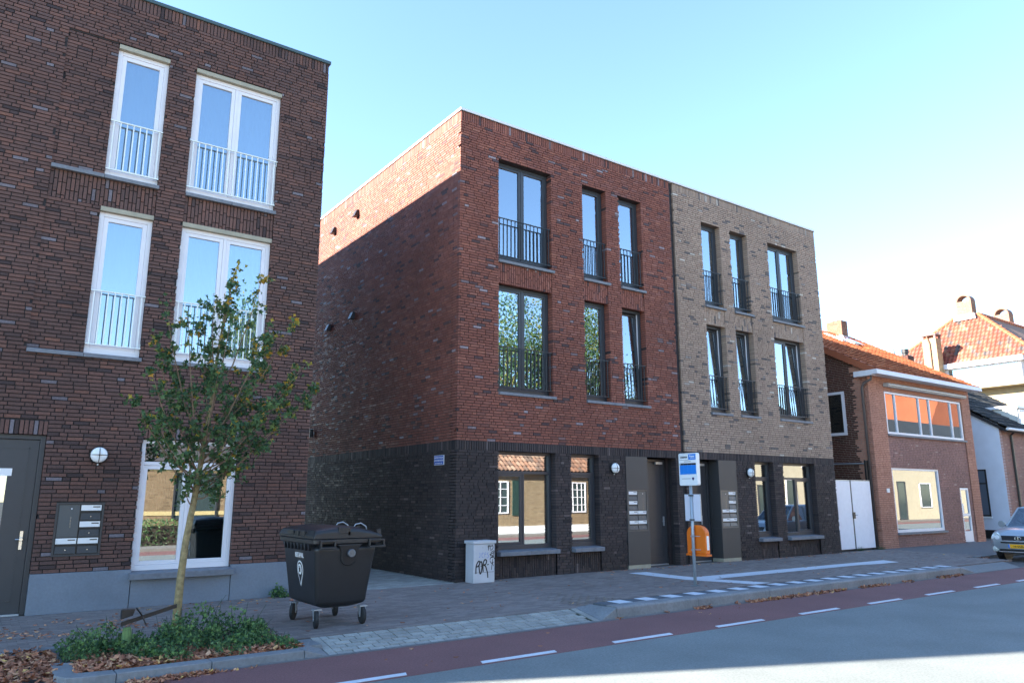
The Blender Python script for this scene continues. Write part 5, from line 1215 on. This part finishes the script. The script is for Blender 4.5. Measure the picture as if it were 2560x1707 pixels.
for z in (.72, .97):
    q = MB(); q.tube([(sx+.055, ycb-.11, z), (sx-.02, ycb-.05, z+.005), (sx-.034, ycb+.02, z), (sx-.01, ycb+.07, z+.005), (sx+.055, ycb+.11, z)], .007, 6); q.box(sx-.04, sx-.02, ycb-.005, ycb+.045, z-.015, z+.015); q.build('strap', m_steel, LB)
MB().box(sx+.175, sx+.19, ycb-.19, ycb+.19, .95, 1.12).build('opening', m_blk, LB)
MB().box(sx+.09, sx+.155, ycb-.2375, ycb-.2355, .72, .98).build('sticker', m_sgw, LB)

# ------------------------------------------------------------------ young maple
TR = thing('maple_tree', 'young maple tree with thin pale trunk in the weedy bed', 'tree', (2.24, 10.1, 0))
tx, ty = 2.24, 10.1
rt = random.Random(5)
trk = [(2.24, 10.1, -.05), (2.235, 10.1, .35), (2.24, 10.1, .72), (2.27, 10.12, 1.2), (2.33, 10.1, 1.75), (2.37, 10.1, 2.2), (2.42, 10.08, 2.8), (2.46, 10.1, 3.5), (2.52, 10.1, 4.2), (2.64, 10.1, 4.85)]
MB().tube(trk, [.056, .050, .046, .041, .038, .031, .025, .019, .011, .004], 12).build('trunk', m_bark, TR, smooth=True)
def along(t):
    k = min(int(t), len(trk)-2); return Vector(trk[k]).lerp(Vector(trk[k+1]), t-k)
tips = [  # trunk parameter, tip x, tip y, tip z, leafiness, yellow
    (6.2, 3.0, 10.2, 4.70, .8, .6), (5.4, 3.42, 10.0, 4.12, 1.1, .75), (4.6, 3.84, 10.1, 3.22, 1.0, .2), (5.0, 3.72, 10.3, 3.58, .9, .8), (4.2, 3.35, 9.8, 2.80, 1.2, .1), (4.0, 3.0, 10.4, 2.5, 1.0, .0),
    (5.2, 1.76, 10.1, 4.20, .7, .1), (4.8, 1.70, 10.2, 3.72, 1.1, .15), (4.4, 1.50, 10.0, 2.88, .8, .1), (4.6, 1.62, 9.7, 3.2, 1.1, .05), (4.1, 1.85, 10.3, 2.45, 1.0, 0), (5.0, 2.0, 9.8, 3.95, 1.0, .1),
    (4.7, 2.35, 9.5, 3.3, 1.3, 0), (5.6, 2.55, 9.9, 4.05, 1.1, .05), (5.2, 2.9, 9.6, 3.75, 1.3, .1), (4.9, 3.2, 10.5, 3.55, 1.2, .15), (4.5, 2.1, 10.6, 3.1, 1.1, 0), (4.3, 2.6, 9.6, 2.6, 1.2, 0),
    (4.5, 2.9, 10.6, 3.0, 1.1, .05), (5.8, 2.3, 10.3, 4.1, 1.0, .1), (4.0, 2.15, 9.8, 2.25, .9, 0), (4.0, 2.75, 10.0, 2.15, 1.0, 0), (4.2, 3.15, 10.2, 2.45, .7, 0), (3.9, 2.55, 9.9, 1.85, .8, 0), (3.8, 2.2, 10.0, 1.75, .35, 0),
    (5.5, 3.1, 9.9, 4.0, .9, .35), (4.8, 3.5, 9.9, 3.4, 1.1, .25), (4.4, 3.05, 9.6, 2.9, 1.1, .05), (5.3, 1.95, 10.4, 3.6, 1.0, .1), (4.3, 1.75, 9.8, 2.65, .8, 0), (7.5, 2.55, 10.0, 4.5, .8, .4), (6.6, 2.35, 10.1, 4.3, .7, .2)]
br = MB(); LC, LT = [], []
for (t, x, y, z, lf, yl) in tips:
    p0 = along(t); p3 = Vector((x, y, z)); mid = p0.lerp(p3, .5)+Vector((0, 0, -.05)) ; p1 = p0.lerp(p3, .3)+Vector(((x-p0.x)*.12, 0, -.04)); p2 = p0.lerp(p3, .68)+Vector(((x-p0.x)*.08, 0, -.03))
    br.tube([tuple(p0), tuple(p1), tuple(p2), tuple(p3)], [.012, .009, .006, .002], 6)
    pts = [p0, p1, p2, p3]; nb = int((15 if z > 2.7 else 10)*lf)
    for k in range(nb):
        s = rt.uniform(.22, 1.0)**.8*3; s = min(s, 2.999); a = pts[int(s)].lerp(pts[int(s)+1], s-int(s)); ln = rt.uniform(.08, .26)*(1.15-.7*(s/3)**3)
        d = Vector((rt.gauss(0, 1), rt.gauss(0, 1), rt.gauss(.3, .8))).normalized(); e = a+d*ln; br.tube([tuple(a), tuple(e)], [.003, .0015], 4, caps=False)
        for q in range(rt.randint(8, 14)):
            c = a.lerp(e, rt.uniform(.3, 1.15))+Vector((rt.gauss(0, .028), rt.gauss(0, .028), rt.gauss(0, .028))); LC.append(tuple(c)); LT.append(rt.uniform(.84, 1.0) if rt.random() < .7*yl*(.2+.8*(s/3))**1.5 else rt.uniform(.0, .80) if rt.random() < .975 else rt.uniform(.8, 1))
    for q in range(int(8*lf)):
        c = p3+Vector((rt.gauss(0, .04), rt.gauss(0, .04), rt.gauss(0, .04))); LC.append(tuple(c)); LT.append(rt.uniform(.82, 1.0) if rt.random() < yl+.1 else rt.uniform(.2, .82))
# leaves along the upper leader
for k in range(160):
    t = rt.uniform(7.0, 9.0); a = along(min(t, 8.999)); LC.append((a.x+rt.gauss(0, .06), a.y+rt.gauss(0, .06), a.z+rt.gauss(0, .05))); LT.append(rt.uniform(.84, .98) if rt.random() < (t-7)*.35 else rt.uniform(0, .8))
br.build('branches', m_twig, TR)
leaf_cloud('crown', LC, .080, m_leaf, TR, np.array(LT))
STK = thing('tree_stake', 'short mossy tree stake with a broken black tie leaning to the maple', 'stake', (1.66, 9.82, 0))
MB().tube([(1.66, 9.82, -.05), (1.655, 9.82, .22), (1.65, 9.82, .27)], [.052, .05, .04], 10).build('post', mat('mossy_wood', (.12, .20, .07), .9, noise=.3, nscale=18, bump=.6, bscale=40), STK)
q = MB(); q.hexa([(1.58, 9.78, .29), (2.20, 9.98, .42), (2.20, 10.0, .42), (1.58, 9.80, .29), (1.58, 9.78, .335), (2.20, 9.98, .465), (2.20, 10.0, .465), (1.58, 9.80, .335)]); q.tube([(1.72, 9.76, .48), (1.80, 9.82, .38), (1.84, 9.80, .29)], .008, 6)
q.build('tie', m_blk, STK); MB().hexa([(1.57, 9.74, .37), (1.69, 9.76, .40), (1.69, 9.84, .40), (1.57, 9.82, .37), (1.57, 9.74, .47), (1.71, 9.76, .47), (1.71, 9.84, .47), (1.57, 9.82, .47)]).build('stake_head', m_blk, STK)

# ------------------------------------------------------------------ weeds, fallen leaves
def weeds(name, spots, n, size, parent=None, kind='stuff', zmax=.5):
    C_ = []; T_ = []
    for (x, y, r, h, wt) in spots:
        m_ = int(n*wt)
        ang = rng.uniform(0, 6.28, m_); rr = r*np.sqrt(rng.uniform(0, 1, m_)); zz = h*(1-(rr/r)**2*.7)*rng.uniform(.08, 1, m_)**.75
        X = x+rr*np.cos(ang)+.03*np.sin(zz*40); Y = y+rr*np.sin(ang); C_.append(np.stack([X, Y, zz-.02], 1)); T_.append(np.clip(rng.uniform(0, .75, m_)+.3*(zz/h)-.05, 0, 1))
    return leaf_cloud(name, np.concatenate(C_), size, m_weed, parent, np.concatenate(T_), lobed=True, kind=kind)
ws = []
rw = random.Random(11)
for k in range(24):
    x = rw.uniform(1.3, 3.3); y = rw.uniform(9.1, 10.5); h = .10+.26*math.exp(-((x-2.5)/.6)**2-((y-9.9)/.5)**2)*rw.uniform(.4, 1.5)+rw.uniform(0, .10)
    if x < 1.75 and y < 9.6: continue
    ws.append((x, y, rw.uniform(.12, .24), h, rw.uniform(.6, 1.4)))
ws += [(2.50, 10.0, .30, .50, 2.2), (2.85, 9.95, .28, .42, 2.0), (2.2, 9.9, .25, .36, 1.4), (1.45, 10.0, .28, .34, 2.0), (1.25, 10.3, .25, .26, 1.2), (1.2, 9.75, .2, .24, 1.0), (3.1, 9.35, .2, .2, 1.0), (3.25, 9.1, .14, .16, .8), (2.0, 9.2, .22, .16, 1.0), (2.6, 9.15, .24, .18, 1.0)]
weeds('weeds', ws, 210, .050)
st_ = MB()
for (x, y, r, h, _) in ws:
    for k in range(5): st_.tube([(x+rw.gauss(0, r*.4), y+rw.gauss(0, r*.4), -.03), (x+rw.gauss(0, r*.6), y+rw.gauss(0, r*.6), h*rw.uniform(.7, 1.15))], [.004, .002], 4, caps=False)
so2 = st_.build('weed_stems', m_weed, None, kind='stuff')
PL = thing('wall_weed', 'small green weed growing at the foot of the grey plinth beside the container', 'plant', (4.66, 13.5, 0)); weeds('leaves', [(4.62, 13.52, .13, .28, 1), (4.74, 13.55, .1, .18, .6)], 150, .06, PL, None)
for i, (x, y, s, l) in enumerate(((24.95, 13.75, .16, 'tuft of grass at the right foot of the white gates'), (23.9, 13.85, .13, 'tuft of grass under the middle of the white gates'))):
    t = thing('grass_tuft', l, 'grass tuft', (x, y, 0)); mb = MB()
    for k in range(70):
        a = rw.uniform(0, 6.28); r0 = rw.uniform(0, s); bx, by_ = x+r0*math.cos(a)*1.6, y+r0*math.sin(a)*.5; dx = rw.gauss(0, .05); mb.poly([(bx, by_, 0), (bx+.012, by_, 0), (bx+dx, by_+rw.gauss(0, .03), rw.uniform(.07, .17))])
    mb.build('blades', m_weed, t)
def litter(name, pts, size=.085, flat=.5, curl=.5):
    pts = np.array(pts); return leaf_cloud(name, pts, size, m_dead, None, rng.uniform(0, 1, len(pts))**.9, lobed=False, flat=flat, kind='stuff', curl=curl)
P_ = []
for k in range(2600):   # parking bay on the left
    x = rng.uniform(-.6, 1.0); y = rng.uniform(8.95, 10.7)
    if rng.random() < min(1, (y-8.75)*1.6): P_.append((x, y, -.075+abs(rng.normal(0, .03))+.03*(x > .3)))
for k in range(2600): # bed
    x = rng.uniform(1.1, 3.42); y = 8.97+abs(rng.normal(0, .45))
    if y < 10.6: P_.append((x, y, -.01+abs(rng.normal(0, .022))))
litter('leaf_litter', P_, .088)
P_ = []
for k in range(330): x = rng.uniform(1.5, 2.35); P_.append((x+.0, 8.71-abs(rng.normal(0, .06))*(1.4 if x < 2 else .8), -.088+abs(rng.normal(0, .012))))
for k in range(14): P_.append((rng.uniform(2.3, 2.8), 8.66+rng.normal(0, .02), -.085))
for x0_, x1_, n_ in ((9.95, 10.35, 70), (11.3, 14.4, 700), (14.9, 15.9, 200), (16.6, 17.0, 40), (18.1, 19.3, 170), (9.25, 9.32, 8), (8.2, 8.3, 6), (11.0, 11.05, 10)):
    for k in range(n_):
        x = rng.uniform(x0_, x1_); P_.append((x, 8.775-abs(rng.normal(0, .05)), -.085+abs(rng.normal(0, .014))))
for k in range(90): P_.append((rng.uniform(23.2, 24.6), 10.35+rng.normal(0, .08), -.06+abs(rng.normal(0, .02))))
litter('gutter_leaves', P_, .075)
P_ = []
for k in range(420): # along the wall, left
    x = rng.uniform(-.6, 2.4); y = 11.4+abs(rng.normal(0, .8)); 
    if rng.random() < (1 if math.sin(x*5+y*3) > -.1 else .15) and y < 13.6: P_.append((x, y, .012))
for k in range(60): P_.append((rng.uniform(2.4, 4.9), rng.uniform(12.9, 13.6), .012))
for k in range(150): P_.append((rng.uniform(12, 24), 13.62-abs(rng.normal(0, .12)), .012))
for k in range(110):
    x = rng.uniform(5, 25); y = rng.uniform(9.8, 13.5); P_.append((x, y, float(zf(x, y))+.012))
for k in range(26): x = rng.uniform(3.7, 9); y = rng.uniform(9.6, 13.0); P_.append((x, y, .012))
for k in range(12): x = rng.uniform(4, 14); P_.append((x, rng.uniform(7.5, 8.6), -.085))
litter('scattered_leaves', P_, .075, flat=2.0)

# ------------------------------------------------------------------ silver car
CAR = thing('parked_car', 'silver compact off-road car with yellow number plate, parked at the right edge', 'car', (24.4, 9.43, -.094))
m_car = mat('silver_car_paint', (.42, .47, .50), .28, metal=.55, coat=.6); m_cgl = glass_mat('car_glass', .12, thru=(.25, .3, .3))
cz0 = -.094; WH = .80
# sections along length: s (0 front .. 4.0 back); each section half outline (y,z)
def sec(s, w0, zlow, wmid, zmid, wsh, zsh, zc, wr=None):
    pts = [(0, zlow), (w0*.7, zlow), (w0, zlow+.06), (wmid, zmid), (wmid, lerp(zmid, zsh, .6)), (wsh, zsh), (wsh*.86, lerp(zsh, zc, .6)), (wsh*.45, lerp(zsh, zc, .93)), (0, zc)]
    return [(24.4+s, 9.43+y, z+cz0) for y, z in pts]+[(24.4+s, 9.43-y, z+cz0) for y, z in reversed(pts[1:-1])]
S = [sec(0, .55, .30, .60, .42, .60, .58, .60), sec(.06, .66, .25, .70, .45, .68, .66, .70), sec(.16, .72, .22, .77, .45, .72, .74, .80), sec(.40, .76, .22, .79, .45, .75, .82, .885), sec(.9, .76, .22, .80, .45, .76, .87, .945), sec(1.18, .76, .22, .80, .45, .77, .90, .97),
     sec(1.6, .76, .22, .80, .45, .77, .92, .95), sec(3.0, .76, .22, .80, .45, .77, .94, .96), sec(3.75, .74, .24, .78, .46, .75, .95, .98), sec(3.95, .68, .30, .72, .48, .70, .93, .95)]
mb = MB(); n = len(S[0])
for r in S: mb.v += r
for i in range(len(S)-1):
    for j in range(n): a = i*n+j; b = i*n+(j+1) % n; mb.f.append((a, b, b+n, a+n))
mb.f.append(tuple(reversed(range(n)))); mb.f.append(tuple((len(S)-1)*n+j for j in range(n)))
bo = mb.build('body', m_car, CAR, smooth=True, bevel=.02); 
def cab(s, w0, z0, w1, z1): return [(24.4+s, 9.43+w0, z0+cz0), (24.4+s, 9.43+w1, z1+cz0), (24.4+s, 9.43-w1, z1+cz0), (24.4+s, 9.43-w0, z0+cz0)]
# roof, pillars
G = lambda s, y, z: (24.4+s, 9.43+y, z+cz0)
roof = MB(); roof.hexa([G(1.72, -.57, 1.44), G(3.6, -.58, 1.44), G(3.6, .58, 1.44), G(1.72, .57, 1.44), G(1.80, -.50, 1.505), G(3.5, -.50, 1.53), G(3.5, .50, 1.53), G(1.80, .50, 1.505)]); roof.build('roof', m_car, CAR, bevel=.03, segs=3)
pl = MB()
for s in (-1, 1):
    for (a, b) in (((1.12, .70, .93), (1.76, .56, 1.46)), ((2.35, .73, .93), (2.35, .575, 1.46)), ((3.1, .73, .93), (3.05, .575, 1.46)), ((3.85, .68, .93), (3.55, .56, 1.46))): pl.tube([G(a[0], s*a[1], a[2]), G(b[0], s*b[1], b[2])], .033, 8)
pl.tube([G(1.76, -.56, 1.46), G(1.76, .56, 1.46)], .03, 8); pl.build('pillars', m_car, CAR)
MB().poly([G(1.10, -.68, .93), G(1.10, .68, .93), G(1.73, .55, 1.46), G(1.73, -.55, 1.46)]).build('windscreen', m_cgl, CAR)
sg = MB()
for s in (-1, 1): sg.poly([G(1.16, s*.715, .93), G(3.82, s*.70, .93), G(3.55, s*.565, 1.45), G(1.78, s*.565, 1.45)])
sg.poly([G(3.84, -.66, .95), G(3.84, .66, .95), G(3.56, .55, 1.45), G(3.56, -.55, 1.45)]); sg.build('side_windows', m_cgl, CAR)
se = MB()
for s in (-.33, .33): se.box(24.4+2.1, 24.4+2.25, 9.43+s-.22, 9.43+s+.22, .5, 1.12); se.box(24.4+2.1, 24.4+2.2, 9.43+s-.1, 9.43+s+.1, 1.13, 1.32)
se.build('seats', m_blk, CAR, bevel=.04)
MB().box(24.4+1.15, 24.4+1.5, 8.78, 10.08, .72, .82).build('dashboard', m_blk, CAR)
gr = MB(); gr.hexa([G(-.012, -.42, .575), G(-.012, .42, .575), G(.06, .42, .575), G(.06, -.42, .575), G(.015, -.44, .71), G(.015, .44, .71), G(.12, .44, .71), G(.12, -.44, .71)]); gro = gr.build('grille', m_blk, CAR)
MB().tube([G(-.02, -.44, .572), G(-.02, .44, .572)], .012, 8).build('grille_trim', m_chrome, gro)
el_ = MB(); cc_ = G(-.022, 0, .645)
for k in range(20):
    a0 = 2*math.pi*k/20; a1 = 2*math.pi*(k+1)/20; el_.tube([(cc_[0], cc_[1]+.075*math.cos(a0), cc_[2]+.05*math.sin(a0)), (cc_[0], cc_[1]+.075*math.cos(a1), cc_[2]+.05*math.sin(a1))], .008, 5, caps=False)
el_.tube([(cc_[0], cc_[1]-.05, cc_[2]+.015), (cc_[0], cc_[1]+.05, cc_[2]+.015)], .006, 5); el_.tube([(cc_[0], cc_[1], cc_[2]-.045), (cc_[0], cc_[1], cc_[2]+.045)], .006, 5); el_.build('emblem', m_chrome, gro)
m_hl = mat('headlight_glass', (.55, .60, .56), .08, coat=1)
for s in (-1, 1):
    h = MB(); h.prism([G(.0, s*.46, .56), G(.02, s*.66, .56), G(.10, s*.745, .64), G(.14, s*.72, .735), G(.09, s*.60, .80), G(.03, s*.47, .73)], (.16, 0, 0)); h.build('headlight', m_hl, CAR, bevel=.02)
    for yy in (.55, .655): MB().lathe(G(.012+.05*(yy > .6), s*yy, .655), (-1, 0, 0), [(.062, 0), (.055, .012), (.02, .016)], 16).build('lamp_lens', m_opal, CAR)
    MB().lathe(G(.05, s*.62, .335), (-1, 0, 0), [(.085, 0), (.085, .02), (.06, .035), (.0, .04)], 18).build('fog_light', m_hl, CAR, smooth=True)
bp = MB(); bp.box(24.4-.035, 24.4+.1, 9.43-.46, 9.43+.46, cz0+.545, cz0+.565); bp.build('bumper_step', m_car, CAR)
MB().box(24.4-.015, 24.4+.05, 9.43-.46, 9.43+.46, cz0+.50, cz0+.54).build('bumper_slot', m_blk, CAR)
MB().box(24.4-.012, 24.4+.05, 9.43-.50, 9.43+.50, cz0+.285, cz0+.34).build('air_intake', m_blk, CAR)
MB().tube([G(-.02, -.52, .265), G(-.02, .52, .265)], .018, 8).build('skid_bar', m_chrome, CAR)
pt = MB().box(24.4-.03, 24.4-.018, 9.43-.27, 9.43+.27, cz0+.37, cz0+.48).build('number_plate', mat('plate_yellow', (.85, .42, .015), .4), CAR)
MB().box(24.4-.032, 24.4-.0301, 9.43+.225, 9.43+.268, cz0+.374, cz0+.476).build('plate_band', m_sgb, pt)
text_mesh('lettering', '16-SNB-9', .085, m_blk, pt, (24.4-.0335, 9.43-.02, cz0+.395), (0, -1, 0), (0, 0, 1), align='CENTER', squash=.95)
for s, dx in ((-1, .72), (1, .72), (-1, 3.15), (1, 3.15)):
    c = G(dx, s*.70, .31); w_ = MB().lathe((c[0], c[1]-s*.10, c[2]), (0, s, 0), [(.2, 0), (.29, .0), (.31, .02), (.31, .17), (.29, .19), (.20, .19), (.19, .17), (.02, .165)], 32).build('wheel', mat('car_tyre', (.018, .018, .018), .75), CAR)
    MB().lathe((c[0], c[1]-s*.10, c[2]), (0, s, 0), [(.19, .172), (.18, .185), (.05, .175), (.03, .185)], 24).build('rim', m_steel, w_)
    MB().lathe((c[0], c[1]-s*.13, c[2]), (0, s, 0), [(.35, .0), (.35, .2), (.34, .205)], 32).build('wheel_arch', m_blk, CAR)
for s in (-1, 1):
    MB().lathe(G(1.30, s*.90, 1.0), (-1, 0, 0), [(.03, -.07), (.085, -.05), (.10, 0), (.09, .02)], 14).build('mirror', m_car, CAR); MB().tube([G(1.32, s*.78, .95), G(1.33, s*.86, .98)], .02, 6).build('mirror_arm', m_blk, CAR)
wp = MB(); wp.tube([G(1.12, .1, .955), G(1.35, .5, 1.13)], .008, 5); wp.tube([G(1.12, -.4, .955), G(1.35, .05, 1.13)], .008, 5); wp.build('wipers', m_blk, CAR)
print('tris', sum(len(o.data.loop_triangles) if False else sum(len(p.vertices)-2 for p in o.data.polygons) for o in scene.objects if o.type == 'MESH' and len(o.data.polygons) > 3000), 'objs', len(scene.objects))
